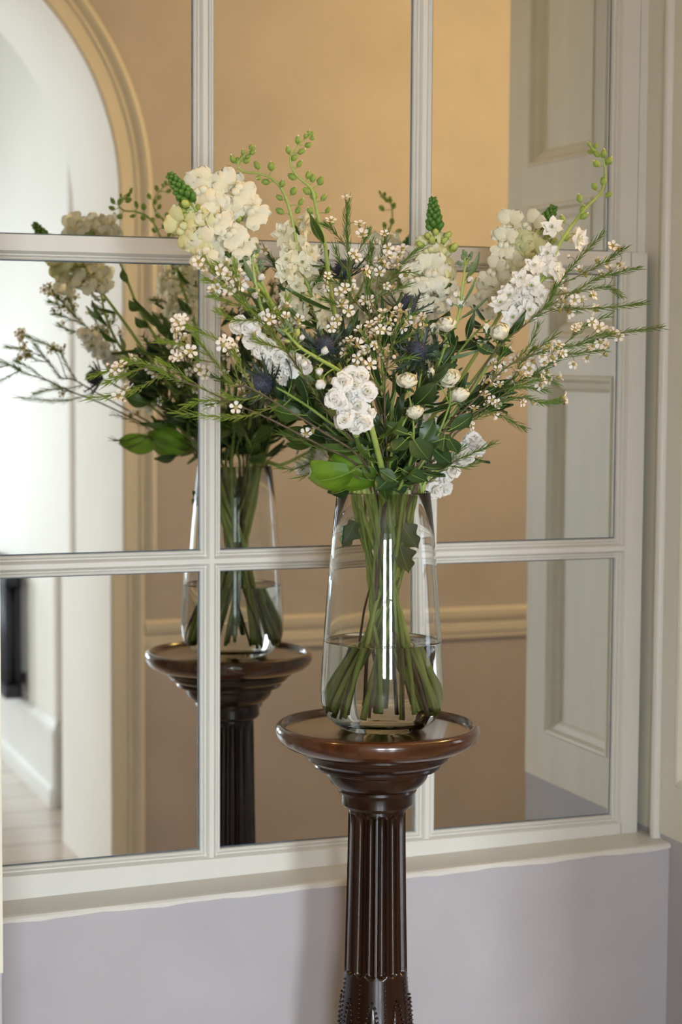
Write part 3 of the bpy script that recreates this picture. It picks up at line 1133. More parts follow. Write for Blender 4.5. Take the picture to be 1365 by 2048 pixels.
def rose_bud(i):
    b = MB()
    ring(b, 4, 0.0190, 0.0130, 1.42, 0.0020, 0, 0.2, 0, 0.08, nu=5, nv=4, cup=0.4, curl=0.1, base=0.6, tip=0.6)
    blob(b, 0.0052, 0.0090, 0.008, 0, 9, 6)
    ring(b, 4, 0.0150, 0.0055, 1.15, 0.0030, -0.001, 0.3, 1, 0.1, nu=4, nv=2, base=0.7, tip=0.4)
    blob(b, 0.0040, 0.0045, -0.003, 1, 8, 5)
    return b.mesh('rose_bud', ['petal_ivory', 'rose_leaf'], True, False)


variants('rosebud', 1, rose_bud)


def thistle_head(i):
    b = MB()
    blob(b, 0.0135, 0.0165, 0.014, 0, 16, 10)
    for k in range(150):
        t = (k + 0.5) / 150
        ph = math.acos(1 - 1.75 * t)
        th = k * 2.39996
        d = Vector((math.sin(ph) * math.cos(th), math.sin(ph) * math.sin(th), math.cos(ph)))
        p = Vector((d.x * 0.0130, d.y * 0.0130, 0.014 + d.z * 0.0160))
        a = d.orthogonal().normalized() * 0.0009
        c = d.cross(a)
        b.add([p + a, p - a * 0.5 + c * 0.86, p - a * 0.5 - c * 0.86, p + d * 0.0042], [(0, 1, 3), (1, 2, 3), (2, 0, 3)], 0)
    return b.mesh('thistle_head', ['thistle'], False, False)


variants('thistle', 1, thistle_head)


def bract(i):
    L = [0.055, 0.042][i]
    v, f = patch(L, 0.0065, 8, 2, curl=0.35, base=0.9, tip=0.25, fold=0.2)
    b = MB()
    b.add(v, f)
    for k in range(1, 5):
        for s in (-1, 1):
            y = L * (0.12 + 0.19 * k)
            w = 0.0030 * (1 - 0.15 * k)
            b.add([(s * w * 0.7, y - 0.003, 0.0005 + 0.17 * y * y / L), (s * w * 0.7, y + 0.003, 0.0005 + 0.17 * y * y / L), (s * (w + 0.008), y + 0.011, 0.003 + 0.17 * y * y / L)], [(0, 1, 2)])
    return b.mesh('bract', ['thistle_bract'], False, False)


variants('bract', 2, bract)


def leaf_mesh(L, W, m, curl=0.5, fold=0.18, tip=0.42, base=0.25, nu=9, nv=4, ruffle=0.0, lobes=0):
    def fn(i):
        v, f = patch(L, W, nu, nv, curl=curl * (0.6 + 0.5 * i), fold=fold, base=base, tip=tip, ruffle=ruffle + 0.0008 * i, waves=2.0, seed=i * 1.9, point=True)
        if lobes:
            k = nv + 1
            for r in range(nu + 1):
                g = 1 + 0.26 * math.cos(lobes * math.pi * r / nu * 2)
                for j in (0, nv):
                    p = v[r * k + j]
                    v[r * k + j] = (p[0] * g, p[1], p[2])
        b = MB()
        b.add(v, f)
        mid = [Vector(v[r * (nv + 1) + nv // 2]) + Vector((0, 0, 0.0003)) for r in range(nu)]
        b.tube([Vector((0, -0.012 * (L / 0.06), 0.0))] + mid, [0.0011 - 0.0008 * q / nu for q in range(nu + 1)], 5, 1)
        return b.mesh('leaf', [m, 'vein'], True, False)
    return fn


variants('leaf_lance', 3, leaf_mesh(0.085, 0.020, 'leaf', 0.7))
variants('leaf_lance_dark', 3, leaf_mesh(0.068, 0.019, 'leaf_dark', 0.7))
variants('leaf_grey', 2, leaf_mesh(0.060, 0.013, 'leaf_grey', 0.8))
variants('leaf_broad', 2, leaf_mesh(0.105, 0.070, 'leaf_fresh', 1.0, 0.16, 0.55, 0.35, 14, 12, 0.0065))
variants('leaf_mid', 3, leaf_mesh(0.058, 0.034, 'leaf', 0.7, 0.14, 0.48, 0.3, 9, 6, 0.0012))
variants('leaf_mid_dark', 3, leaf_mesh(0.062, 0.034, 'leaf_dark', 0.7, 0.14, 0.48, 0.3, 9, 6, 0.0012))
variants('leaf_rose', 3, leaf_mesh(0.046, 0.030, 'rose_leaf', 0.5, 0.10, 0.50, 0.45, 8, 6, 0.0006))
variants('leaf_lobed', 2, leaf_mesh(0.060, 0.040, 'rose_leaf', 0.4, 0.08, 0.45, 0.5, 20, 6, 0.001, 2.5))


def frame(pos, zdir, ydir=None, roll=0.0, s=1.0):
    z = Vector(zdir).normalized()
    y = Vector(ydir) if ydir is not None else Vector((0, 0, 1))
    y = y - z * y.dot(z)
    if y.length < 1e-4:
        y = z.orthogonal()
    y.normalize()
    x = y.cross(z)
    m = Matrix(((x.x, y.x, z.x, pos.x), (x.y, y.y, z.y, pos.y), (x.z, y.z, z.z, pos.z), (0, 0, 0, 1)))
    return m @ Matrix.Rotation(roll, 4, 'Z') @ Matrix.Scale(s, 4)


def rnd(a, b_):
    return random.uniform(a, b_)


def rvec(s=1.0):
    return Vector((rnd(-s, s), rnd(-s, s), rnd(-s, s)))


STEM_N = [0]


class Stem:
    """one cut stem: an Empty at its foot in the vase, its tube and everything that grows on it"""

    def __init__(self, name, label, cat, pts, r=0.003, matl='stem', group='flower stems in the glass vase', foot=None, r_top=None):
        up = [P(*p) for p in pts]
        head = up[-1] - AXIS
        h2 = Vector((head.x, head.y, 0))
        ang = math.atan2(h2.y, h2.x)
        i = STEM_N[0]
        STEM_N[0] += 1
        fa = ang + math.pi + rnd(-0.7, 0.7) if foot is None else math.radians(foot)
        fr = rnd(0.058, 0.082)
        ft = AXIS + Vector((fr * math.cos(fa), fr * math.sin(fa), VZ + rnd(0.027, 0.045)))
        ca = rnd(0, 2 * math.pi)
        cr = rnd(0.008, 0.030)
        cross = AXIS + Vector((cr * math.cos(ca), cr * math.sin(ca), VZ + rnd(0.225, 0.262)))
        first = up[0]
        fdir = Vector((first.x - VX, first.y - VY, 0))
        rr = min(0.063, 0.9 * fdir.length + 0.028)
        rim = AXIS + (fdir.normalized() * rr if fdir.length > 1e-4 else Vector((0, 0, 0))) + Vector((0, 0, RIMZ - 0.004))
        mid = ft.lerp(cross, 0.5) + Vector((rnd(-.006, .006), rnd(-.006, .006), 0))
        ctrl = [ft, mid, cross, rim] + up
        self.path = smooth_path(ctrl, 6)
        self.up0 = 3 * 6
        self.root = tag(empty(name, ft), label, cat, group)
        k = len(self.path)
        rt = r * 0.45 if r_top is None else r_top
        self.b = MB()
        self.rads = [r + (rt - r) * (q / (k - 1)) ** 1.2 for q in range(k)]
        self.b.tube(self.path, self.rads, 8)
        self.matl = matl
        self.ft = ft

    def near(self, p, lo=0.0):
        best, bi = 1e9, 0
        for i, q in enumerate(self.path):
            if q.z < RIMZ + lo:
                continue
            dd = (q - p).length + max(0, (q.z - p.z)) * 0.8
            if dd < best:
                best, bi = dd, i
        q = self.path[bi]
        t = (self.path[min(bi + 1, len(self.path) - 1)] - self.path[max(bi - 1, 0)]).normalized()
        return q, t, bi

    def pedicel(self, p, r=0.0009, sag=0.0):
        q, t, i = self.near(p)
        m = q.lerp(p, 0.5) + t * 0.15 * (p - q).length
        self.b.tube(smooth_path([q, m, p], 3), [r * 1.25] * 3 + [r] * 4, 5)
        return q, t

    def put(self, key, pos, zdir, ydir=None, s=1.0, name=None, roll=None, vi=None, parent=None):
        me = random.choice(MESH[key]) if vi is None else MESH[key][vi]
        return link(name or me.name.split('.')[0], me, parent or self.root, frame(pos, zdir, ydir, rnd(-3.1, 3.1) if roll is None else roll, s))

    def leaf(self, key, pos, along, normal, s=1.0):
        """leaf patch: +Y along, +Z normal"""
        me = random.choice(MESH[key])
        return link('leaf', me, self.root, frame(pos, normal, along, 0.0, s))

    def leaves(self, key, n, t0, t1, s=(0.75, 1.05), up=0.5):
        """n leaves spread along the stem above the rim"""
        k0, k1 = self.up0, len(self.path) - 1
        for i in range(n):
            q = int(k0 + (k1 - k0) * (t0 + (t1 - t0) * (i + rnd(0.2, 0.8)) / n))
            q = min(max(q, 1), k1 - 1)
            p = self.path[q]
            t = (self.path[q + 1] - self.path[q - 1]).normalized()
            side = rvec()
            side = (side - t * side.dot(t)).normalized()
            out = Vector((p.x - VX, p.y - VY, 0))
            if out.length > 0.02 and side.dot(out) < 0 and random.random() < 0.6:
                side = -side
            along = (side + t * up + Vector((0, 0, rnd(-0.2, 0.2)))).normalized()
            nrm = (t - along * t.dot(along)) + rvec(0.3)
            if along.z < -0.1 and p.z < RIMZ + 0.06:
                along.z = 0.15
            # keep leaves out of the mirror
            if p.y + along.y * 0.09 > -0.05:
                along.y = -abs(along.y)
            self.leaf(key, p + along * 0.010, along, nrm, rnd(*s))

    def done(self):
        o = self.b.mesh('stem', [self.matl], True, True)
        ob = link('stem', o, self.root, Matrix.Identity(4))
        # geometry is in world space: move it to the parent's space
        ob.matrix_local = Matrix.Translation(-world_loc(self.root))
        return self.root


def larkspur(label, pts, buds, florets, d, kind='lark', tipn=6, r=0.0046):
    s = Stem('larkspur', label, 'flower', pts, r=r, r_top=0.0010)
    for (x, y) in buds:
        p = P(x, y, d + rnd(-0.012, 0.012))
        q, t, i = s.near(p)
        dirn = ((p - q) * 1.0 + t * 0.6 * (p - q).length + Vector((0, 0, 0.004))).normalized()
        base = p - dirn * 0.007
        s.pedicel(base, 0.0007)
        frac = i / (len(s.path) - 1)
        s.put('larkbud', base, dirn, s=0.75 if frac > 0.93 else rnd(0.95, 1.2))
    for (x, y) in florets:
        p = P(x, y, d + rnd(-0.012, 0.022))
        q, t = s.pedicel(p, 0.0009)
        dirn = ((p - q).normalized() * 0.7 + TOCAM * rnd(0.3, 0.9) + rvec(0.25)).normalized()
        s.put(kind, p, dirn, s=rnd(1.1, 1.35))
    # small blooms on the far side of the spike
    for (x, y) in florets[::2]:
        p = P(x + rnd(-8, 8), y + rnd(-8, 8), d - rnd(0.02, 0.035))
        q, t = s.pedicel(p, 0.0009)
        dirn = ((p - q).normalized() * 0.7 - TOCAM * 0.7 + rvec(0.25)).normalized()
        s.put(kind, p, dirn, s=rnd(0.9, 1.1))
    return s


def snapdragon(label, pts, tip, florets, lime, d, kind='snap', tiplen=0.055):
    s = Stem('snapdragon', label, 'flower', pts, r=0.0052, r_top=0.0018)
    # bud spire at the top
    e = s.path[-1]
    ax = (s.path[-1] - s.path[-4]).normalized()
    s.b.tube([e, e + ax * tiplen], [0.0016, 0.0008], 6)
    nb = 38 if tip else 0
    for k in range(nb):
        t = k / nb
        p0 = e + ax * (tiplen * (t ** 0.85))
        a = k * 2.39996
        u = ax.orthogonal().normalized()
        w = ax.cross(u)
        side = u * math.cos(a) + w * math.sin(a)
        rr = 0.0105 * (1 - 0.78 * t)
        s.put('snapbud', p0 + side * rr * 0.6, side * 0.8 + ax * 0.75, s=1.45 - 0.75 * t)
    for (x, y) in lime:
        p = P(x, y, d + rnd(-0.01, 0.02))
        q, t = s.pedicel(p, 0.0010)
        s.put('snapbud_lime', p, ((p - q).normalized() + ax * 0.6 + TOCAM * 0.3), s=rnd(1.2, 1.6))
    n = len(florets)
    for j, fl in enumerate(florets):
        x, y = fl[0], fl[1]
        kd = fl[2] if len(fl) > 2 else kind
        p = P(x, y, d + rnd(-0.005, 0.025))
        q, t = s.pedicel(p - TOCAM * 0.018, 0.0012)
        dirn = ((p - q).normalized() * 0.7 + TOCAM * rnd(0.45, 0.9) + rvec(0.15)).normalized()
        s.put(kd, p, dirn, ax + rvec(0.25), s=rnd(1.15, 1.45), roll=rnd(-0.4, 0.4))
        if j % 2 == 0:
            p = P(x + rnd(-10, 10), y + rnd(-8, 8), d - rnd(0.02, 0.035))
            q, t = s.pedicel(p + TOCAM * 0.012, 0.0012)
            s.put(kd, p, ((p - q).normalized() * 0.6 - TOCAM * 0.8 + rvec(0.2)), ax, s=rnd(1.0, 1.2), roll=rnd(-0.4, 0.4))
    return s


def stock(label, pts, florets, buds, tiny, d, r=0.0054):
    s = Stem('stock_flower', label, 'flower', pts, r=r, r_top=0.0018)
    for (x, y) in florets:
        p = P(x, y, d + rnd(-0.004, 0.016))
        q, t = s.pedicel(p - TOCAM * 0.008, 0.0011)
        dirn = ((p - q).normalized() * 0.6 + TOCAM * rnd(0.5, 0.9) + rvec(0.2)).normalized()
        s.put('stock', p, dirn, s=rnd(0.82, 1.05))
    for j, (x, y) in enumerate(florets[::2]):
        p = P(x + rnd(-6, 6), y + rnd(-6, 6), d - rnd(0.018, 0.03))
        q, t = s.pedicel(p + TOCAM * 0.006, 0.0011)
        s.put('stock', p, ((p - q).normalized() * 0.6 - TOCAM * 0.7 + rvec(0.2)), s=rnd(0.85, 1.0))
    for (x, y, sc) in buds:
        p = P(x, y, d + rnd(-0.004, 0.012))
        q, t = s.pedicel(p - Vector((0, 0, 0.004)), 0.0010)
        dirn = ((p - q).normalized() + t * 0.3)
        s.put('stockbud', p - dirn.normalized() * 0.008 * sc, dirn, s=sc, vi=0)
    for (x, y, g) in tiny:
        p = P(x, y, d + rnd(-0.008, 0.008))
        q, t = s.pedicel(p, 0.0008)
        s.put('tinybud', p, ((p - q).normalized() + t), s=rnd(1.0, 1.5), vi=g)
    return s


def needle(b, p, dirn, up, L, w=0.0019):
    d = dirn.normalized()
    x = d.cross(up)
    x = x.normalized() if x.length > 1e-5 else d.orthogonal().normalized()
    n = x.cross(d)
    m = p + d * L * 0.55 + n * L * 0.05
    e = p + d * L + n * L * 0.16
    v = [p - x * w * 0.35, p + x * w * 0.35, m + x * w * 0.5, m - x * w * 0.5, m - n * w * 0.45, e]
    b.add(v, [(0, 1, 2, 3), (3, 2, 5), (0, 3, 4), (1, 4, 2), (0, 4, 1), (3, 5, 4), (2, 4, 5)])


def wax_branch(label, pts, twigs, flowers, d=0.0, dens=1.0, fresh=False, r=0.0022, extra=0, needles_from=0.35, tipd=None):
    """pts: main path (px, py, d); twigs: lists of (px, py) with depth; flowers: (px, py)"""
    s = Stem('wax_flower_branch', label, 'flower', pts, r=r, matl='twig', r_top=0.0007)
    nb = MB()
    paths = []
    owners = [None]
    k0 = s.up0 + int((len(s.path) - s.up0) * needles_from)
    paths.append(s.path[k0:])
    for tw in twigs:
        tp = [P(*q) for q in tw]
        q, t, i = s.near(tp[0])
        tp[0] = q
        sp = smooth_path(tp, 5)
        paths.append(sp)
        tb = MB()
        tb.tube(sp, [0.0011 + (0.0005 - 0.0011) * a / (len(sp) - 1) for a in range(len(sp))], 5)
        ob = link('twig', tb.mesh('twig', ['twig_green'], True, False), s.root)
        ob.location = -world_loc(s.root)
        owners.append(ob)
    allp = []
    for pi, sp in enumerate(paths):
        L = sum((sp[i + 1] - sp[i]).length for i in range(len(sp) - 1))
        n = max(8, int(L / 0.0021 * dens))
        for j in range(n):
            t = j / (n - 1)
            u = t * (len(sp) - 1)
            i = min(int(u), len(sp) - 2)
            p = sp[i].lerp(sp[i + 1], u - i)
            ax = (sp[i + 1] - sp[i]).normalized()
            a = j * 2.39996 + rnd(-0.4, 0.4)
            o1 = ax.orthogonal().normalized()
            o2 = ax.cross(o1)
            side = o1 * math.cos(a) + o2 * math.sin(a)
            grow = 0.75 + 0.5 * t
            if t < 0.3 and random.random() < 0.45:
                continue
            needle(nb, p, ax * (0.9 + 0.5 * t) + side * 0.75, ax, rnd(0.015, 0.026) * (1.0 if t < 0.9 else 0.8) * grow * 0.85)
            allp.append((p, ax))
    ob = link('needles', nb.mesh('needles', ['needle_light' if fresh else 'needle'], False, False), s.root)
    ob.matrix_local = Matrix.Translation(-world_loc(s.root))
    ob['kind'] = 'stuff'

    def near_any(p):
        best, bp, bt, bo = 1e9, None, None, None
        for sp, own in zip(paths, owners):
            for i, q in enumerate(sp):
                dd = (q - p).length
                if dd < best:
                    best, bp, bo = dd, q, own
                    bt = (sp[min(i + 1, len(sp) - 1)] - sp[max(i - 1, 0)]).normalized()
        return bp, bt, best, bo

    for fl in flowers:
        x, y = fl[0], fl[1]
        p = P(x, y, (fl[2] if len(fl) > 2 else d) + rnd(-0.008, 0.012))
        q, t, best, own = near_any(p)
        if best > 0.05:
            q, t, _ = s.near(p)
            own = None
        m = q.lerp(p, 0.5) + t * 0.2 * (p - q).length
        s.b.tube(smooth_path([q, m, p], 3), 0.0005, 5)
        dirn = ((p - q).normalized() * 0.6 + TOCAM * rnd(-0.1, 0.9) + Vector((0, 0, 0.3)) + rvec(0.5))
        if random.random() < 0.14:
            s.put('waxbud', p, dirn, s=rnd(0.9, 1.2), name='flower_bud', parent=own)
        else:
            s.put('wax', p, dirn, s=rnd(1.0, 1.35), name='flower', parent=own)
    for _ in range(extra):
        p0, ax = random.choice(allp)
        side = (rvec() - ax * 0.1).normalized()
        p = p0 + side * rnd(0.008, 0.018) + ax * 0.006
        s.b.tube([p0, p], 0.0005, 4)
        s.put('wax', p, side + ax * 0.4 + Vector((0, 0, 0.2)), s=rnd(0.85, 1.1), name='flower')
    return s


def thistle(label, pts, head, face, d):
    s = Stem('sea_holly', label, 'flower', pts, r=0.0034, matl='stem_dark', r_top=0.0016)
    p = P(head[0], head[1], d)
    e = s.path[-1]
    face = Vector(face).normalized()
    base = p - face * 0.014
    s.b.tube(smooth_path([e, e.lerp(base, 0.6), base], 3), 0.0016, 6)
    s.put('thistle', base, face, s=rnd(1.0, 1.1))
    u = face.orthogonal().normalized()
    w = face.cross(u)
    for k in range(11):
        a = 2 * math.pi * k / 11 + rnd(-0.15, 0.15)
        side = u * math.cos(a) + w * math.sin(a)
        al = side * 0.9 + face * rnd(0.05, 0.5)
        me = MESH['bract'][k % 2]
        link('bract', me, s.root, frame(base + side * 0.004, face - side * 0.3, al, 0, rnd(0.85, 1.1)))
    return s


# ------------------------------------------------------------------ the bouquet
# --- larkspur
s = larkspur('larkspur stem with green buds nodding above the middle of the bouquet, tallest of all',
             [(735, 850, 0.02), (680, 680, 0.0), (656, 537, -0.02), (650, 485, -0.02), (637, 438, -0.02), (625, 382, -0.02), (605, 361, -0.02),
              (589, 344, -0.02), (581, 320, -0.02), (590, 300, -0.02), (605, 282, -0.02), (619, 272, -0.02)],
             [(618, 264), (626, 276), (596, 281), (617, 290), (577, 300), (603, 303), (590, 315), (599, 328), (586, 354), (617, 350), (626, 357),
              (641, 363), (615, 383), (648, 395), (628, 393), (621, 421), (656, 420), (664, 444), (636, 440), (612, 270), (625, 266)],
             [], -0.02)
s.leaves('leaf_lance', 5, 0.05, 0.35)
s.done()
s = larkspur('larkspur arching over the corner snapdragons with a hooked tip and cream blooms below',
             [(730, 860, 0.0), (680, 760, -0.03), (641, 658, -0.05), (628, 602, -0.05), (612, 560, -0.05), (597, 510, -0.05), (590, 467, -0.05),
              (578, 414, -0.05), (564, 379, -0.05), (543, 357, -0.05), (517, 347, -0.05), (490, 344, -0.05), (476, 330, -0.05), (488, 310, -0.05), (503, 298, -0.05)],
             [(466, 319), (486, 302), (502, 292), (507, 304), (493, 321), (476, 323), (460, 338), (473, 361), (515, 332), (543, 334), (517, 356), (532, 364),
              (565, 367), (587, 383), (559, 395), (602, 404), (561, 423), (596, 421), (498, 312), (508, 296), (484, 314)],
             [(611, 449), (568, 467), (596, 487), (580, 500), (620, 505), (590, 552), (573, 543), (596, 572), (581, 596), (617, 537), (593, 620), (606, 640),
              (630, 560), (640, 600), (650, 640), (575, 520), (605, 525), (618, 600)], -0.05, kind='lark_cream')
s.leaves('leaf_lance', 5, 0.05, 0.35)
s.done()
s = larkspur('larkspur leaning out before the shutter panel with white star blooms and budded tip',
             [(850, 910, 0.02), (950, 770, 0.02), (1035, 640, 0.02), (1085, 560, 0.02), (1118, 493, 0.02), (1133, 467, 0.02), (1161, 430, 0.02), (1178, 410, 0.02),
              (1201, 387, 0.02), (1210, 364, 0.02), (1211, 336, 0.02), (1206, 316, 0.02), (1193, 303, 0.02), (1184, 292, 0.02)],
             [(1178, 287), (1193, 290), (1178, 303), (1194, 308), (1208, 308), (1218, 323), (1194, 328), (1190, 373), (1208, 364), (1217, 390), (1160, 397),
              (1168, 433), (1166, 420), (1126, 438), (1133, 476), (1184, 296)],
             [(1158, 478), (1106, 455), (1098, 507), (1070, 533), (1113, 544), (1064, 573), (1044, 558), (1081, 593), (1021, 593), (1035, 613), (1110, 561),
              (1058, 621), (1003, 608), (1027, 636), (1092, 530), (1075, 610), (1050, 590)], 0.02)
s.leaves('leaf_lance_dark', 5, 0.02, 0.22)
s.done()

# --- snapdragons
s = snapdragon('snapdragon at the upper corner of the bouquet, green bud tip before the bar',
               [(715, 880, 0.06), (640, 760, 0.07), (560, 630, 0.08), (495, 540, 0.08), (440, 475, 0.08), (400, 430, 0.08), (383, 408, 0.08)], True,
               [(369, 455, 'snap_lime'), (400, 470, 'snap_lime'), (432, 440), (438, 482), (458, 467), (455, 500), (476, 487), (410, 500), (425, 515), (392, 440, 'snap_lime'), (480, 520)],
               [(370, 423), (398, 424), (384, 436), (375, 410)], 0.08)
s.leaves('leaf_mid', 6, 0.1, 0.6)
s.done()
s = snapdragon('snapdragon with big cream blooms under the hooked larkspur tip, no green spire',
               [(720, 870, 0.02), (620, 720, 0.01), (540, 600, 0.0), (500, 500, 0.0), (470, 430, 0.0), (455, 400, 0.0)], False,
               [(405, 380), (430, 388), (456, 382), (478, 394), (500, 422), (436, 414), (460, 408), (490, 400), (470, 380), (415, 400)],
               [(466, 425), (478, 440), (484, 432)], 0.0, tiplen=0.012)
s.leaves('leaf_mid', 5, 0.15, 0.7, (0.5, 0.8))
s.done()
s = snapdragon('upright snapdragon spike with a dark green bud cone beside the second glazing bar',
               [(780, 860, -0.04), (830, 740, -0.08), (850, 630, -0.10), (866, 540, -0.10), (872, 490, -0.10), (871, 462, -0.10)], True,
               [(860, 500, 'snap_lime'), (884, 505, 'snap_lime'), (888, 528, 'snap_lime'), (854, 520), (863, 546), (831, 560), (886, 562), (818, 587),
                (848, 595), (840, 613), (880, 595), (900, 580), (825, 605)],
               [(872, 468), (858, 475), (891, 474), (884, 484), (904, 498), (845, 492), (866, 484)], -0.10)
s.leaves('leaf_mid', 6, 0.05, 0.6)
s.done()
s = snapdragon('snapdragon spike with yellowish cream blooms behind the white star blooms near the shutter',
               [(820, 900, -0.06), (920, 760, -0.12), (1000, 630, -0.15), (1050, 530, -0.15), (1075, 480, -0.15), (1086, 458, -0.15)], True,
               [(1017, 458), (1059, 455), (1044, 492, 'snap_lime'), (1036, 515, 'snap_lime'), (1060, 509, 'snap_lime'), (987, 546), (967, 595), (975, 612), (1000, 580),
                (1010, 490), (1080, 500), (1015, 530)],
               [(1086, 478), (1096, 470), (1074, 470), (1104, 484)], -0.15, tiplen=0.045)
s.leaves('leaf_lance_dark', 5, 0.05, 0.35)
s.done()

# --- stocks
s = stock('white stock in front of the bouquet, a dense cluster of double blooms',
          [(765, 945, 0.13), (750, 880, 0.17), (738, 838, 0.18), (720, 800, 0.17), (700, 765, 0.17), (676, 740, 0.18), (635, 716, 0.19), (600, 694, 0.20), (572, 664, 0.20)],
          [(702, 750), (720, 752), (686, 764), (710, 770), (674, 791), (694, 788), (720, 789), (735, 783), (681, 806), (702, 808), (717, 814), (734, 827), (692, 824),
           (703, 838), (719, 836), (712, 851), (727, 845), (668, 800), (690, 840)],
          [(643, 768, 1.15), (640, 742, 0.85), (610, 727, 0.8), (600, 716, 0.6), (649, 703, 0.85), (604, 676, 0.6)],
          [(579, 683, 1), (589, 704, 0), (568, 655, 0), (575, 650, 0), (562, 662, 0), (596, 670, 1), (584, 664, 0), (570, 668, 0), (580, 656, 0)], 0.20, r=0.0064)
s.leaves('leaf_lance', 3, 0.02, 0.3)
s.done()
s = stock('white stock lying towards the first glazing bar, crossed by brown twigs',
          [(735, 900, 0.06), (660, 820, 0.10), (610, 760, 0.12), (560, 715, 0.12), (510, 675, 0.12), (482, 650, 0.12)],
          [(479, 647), (494, 655), (507, 663), (504, 680), (520, 688), (538, 696), (558, 714), (576, 724), (553, 734), (584, 740), (568, 755), (610, 734), (525, 700),
           (545, 720), (590, 725)], [], [], 0.135)
s.leaves('leaf_mid_dark', 7, 0.05, 0.6)
s.done()
s = stock('stock with grey green bud tip just under the cream snapdragons',
          [(725, 890, 0.10), (640, 790, 0.10), (560, 690, 0.10), (525, 620, 0.10), (510, 560, 0.10), (504, 510, 0.10)],
          [], [(497, 556, 0.75), (492, 574, 0.85), (522, 556, 0.8), (512, 592, 0.75), (530, 600, 0.6), (488, 548, 0.6)],
          [(503, 495, 0), (497, 500, 0), (510, 500, 0), (505, 508, 0), (512, 515, 1), (496, 512, 0), (500, 488, 0), (518, 528, 0), (514, 505, 0), (520, 540, 0), (493, 520, 0)], 0.10)
s.leaves('leaf_grey', 5, 0.3, 0.85)
s.leaves('leaf_lance', 5, 0.1, 0.7)
s.done()
s = stock('stock with a small grey green bud tip rising between the cone snapdragon and the shutter',
          [(800, 900, 0.0), (870, 740, 0.0), (915, 640, 0.0), (925, 580, 0.0), (931, 530, 0.0)],
          [], [(900, 605, 0.9), (922, 608, 1.0), (940, 560, 0.7), (912, 590, 0.7)],
          [(932, 513, 0), (926, 518, 0), (939, 519, 0), (933, 526, 0), (944, 530, 0), (922, 530, 0), (936, 540, 0), (928, 508, 0), (942, 512, 0)], 0.0)
s.leaves('leaf_grey', 4, 0.4, 0.9)
s.leaves('leaf_lance_dark', 5, 0.05, 0.45)
s.done()
s = stock('white stock drooping low over the vase rim towards the shutter, half hidden by leaves',
          [(830, 975, -0.06), (870, 945, -0.08), (910, 915, -0.09), (950, 885, -0.09)],
          [(938, 888), (924, 903), (946, 880), (957, 895), (932, 915), (915, 920), (880, 968), (894, 952), (904, 942), (872, 980), (888, 978)], [], [], -0.08)
s.leaves('leaf_lance_dark', 3, 0.3, 0.9)
s.done()

# --- spray roses
def rose_stem(label, pts, blooms, buds, leaves, d):
    s = Stem('spray_rose', label, 'flower', pts, r=0.0038, matl='stem_dark', r_top=0.0016)
    for (x, y, sc, v) in blooms:
        p = P(x, y, d + rnd(0, 0.012))
        q, t = s.pedicel(p - Vector((0, 0, 0.012)), 0.0013)
        dirn = Vector((0, 0, 1)) * 0.9 + TOCAM * rnd(0.35, 0.7) + rvec(0.25)
        s.put('rose', p - dirn.normalized() * 0.010, dirn, s=sc, vi=v)
    for (x, y, sc) in buds:
        p = P(x, y, d)
        q, t = s.pedicel(p - Vector((0, 0, 0.012)), 0.0011)
        s.put('rosebud', p - Vector((0, 0, 0.010)), Vector((0, 0, 1)) + rvec(0.15), s=sc)
    for (x0, y0, x1, y1, sc) in leaves:
        a, c = P(x0, y0, d + rnd(-0.01, 0.02)), P(x1, y1, d + rnd(-0.01, 0.03))
        s.pedicel(a, 0.0008)
        s.leaf('leaf_rose', a, c - a, TOCAM + Vector((0, 0, 0.5)) + rvec(0.3), sc)
    return s


s = rose_stem('spray rose with two ivory blooms nearest the white stock, above round leaves',
              [(800, 975, 0.10), (822, 920, 0.13), (828, 870, 0.15), (826, 830, 0.15)],
              [(815, 764, 1.0, 0), (830, 826, 0.92, 2)], [],
              [(815, 868, 778, 832, 0.9), (828, 880, 838, 935, 1.25), (812, 880, 792, 928, 0.95), (800, 892, 772, 915, 0.7), (845, 880, 870, 838, 0.9), (838, 892, 880, 920, 0.9),
               (790, 945, 750, 985, 1.05), (806, 940, 838, 990, 1.0), (790, 960, 762, 930, 0.7)], 0.15)
s.leaves('leaf_rose', 4, 0.0, 0.5)
s.done()
s = rose_stem('spray rose with a pair of ivory blooms and a slim bud between them',
              [(820, 965, 0.08), (862, 900, 0.11), (885, 850, 0.12), (900, 810, 0.12)],
              [(899, 758, 1.0, 1), (920, 792, 1.0, 0)], [(862, 744, 0.9)],
              [(890, 868, 880, 925, 1.1), (905, 858, 948, 868, 0.95), (880, 858, 850, 850, 0.85), (880, 880, 845, 895, 0.9), (900, 880, 915, 930, 0.8), (870, 900, 900, 945, 0.9)], 0.12)
s.leaves('leaf_rose', 4, 0.0, 0.5)
s.done()
s = rose_stem('spray rose with one ivory bloom under the cone tipped snapdragon',
              [(790, 940, 0.02), (850, 800, 0.04), (885, 710, 0.05), (893, 675, 0.05)],
              [(894, 652, 1.05, 2)], [(866, 652, 0.8)], [(880, 720, 850, 690, 0.8), (870, 750, 910, 770, 0.9)], 0.05)
s.leaves('leaf_rose', 4, 0.05, 0.4)
s.done()
s = rose_stem('spray rose with one ivory bloom where the brown twig crosses towards the shutter',
              [(810, 940, 0.0), (900, 820, 0.03), (970, 730, 0.05), (996, 690, 0.05)],
              [(1002, 668, 1.1, 2)], [(975, 655, 0.9)], [(985, 705, 955, 680, 0.8), (990, 700, 1020, 720, 0.7)], 0.05)
s.leaves('leaf_rose', 4, 0.05, 0.4)
s.done()

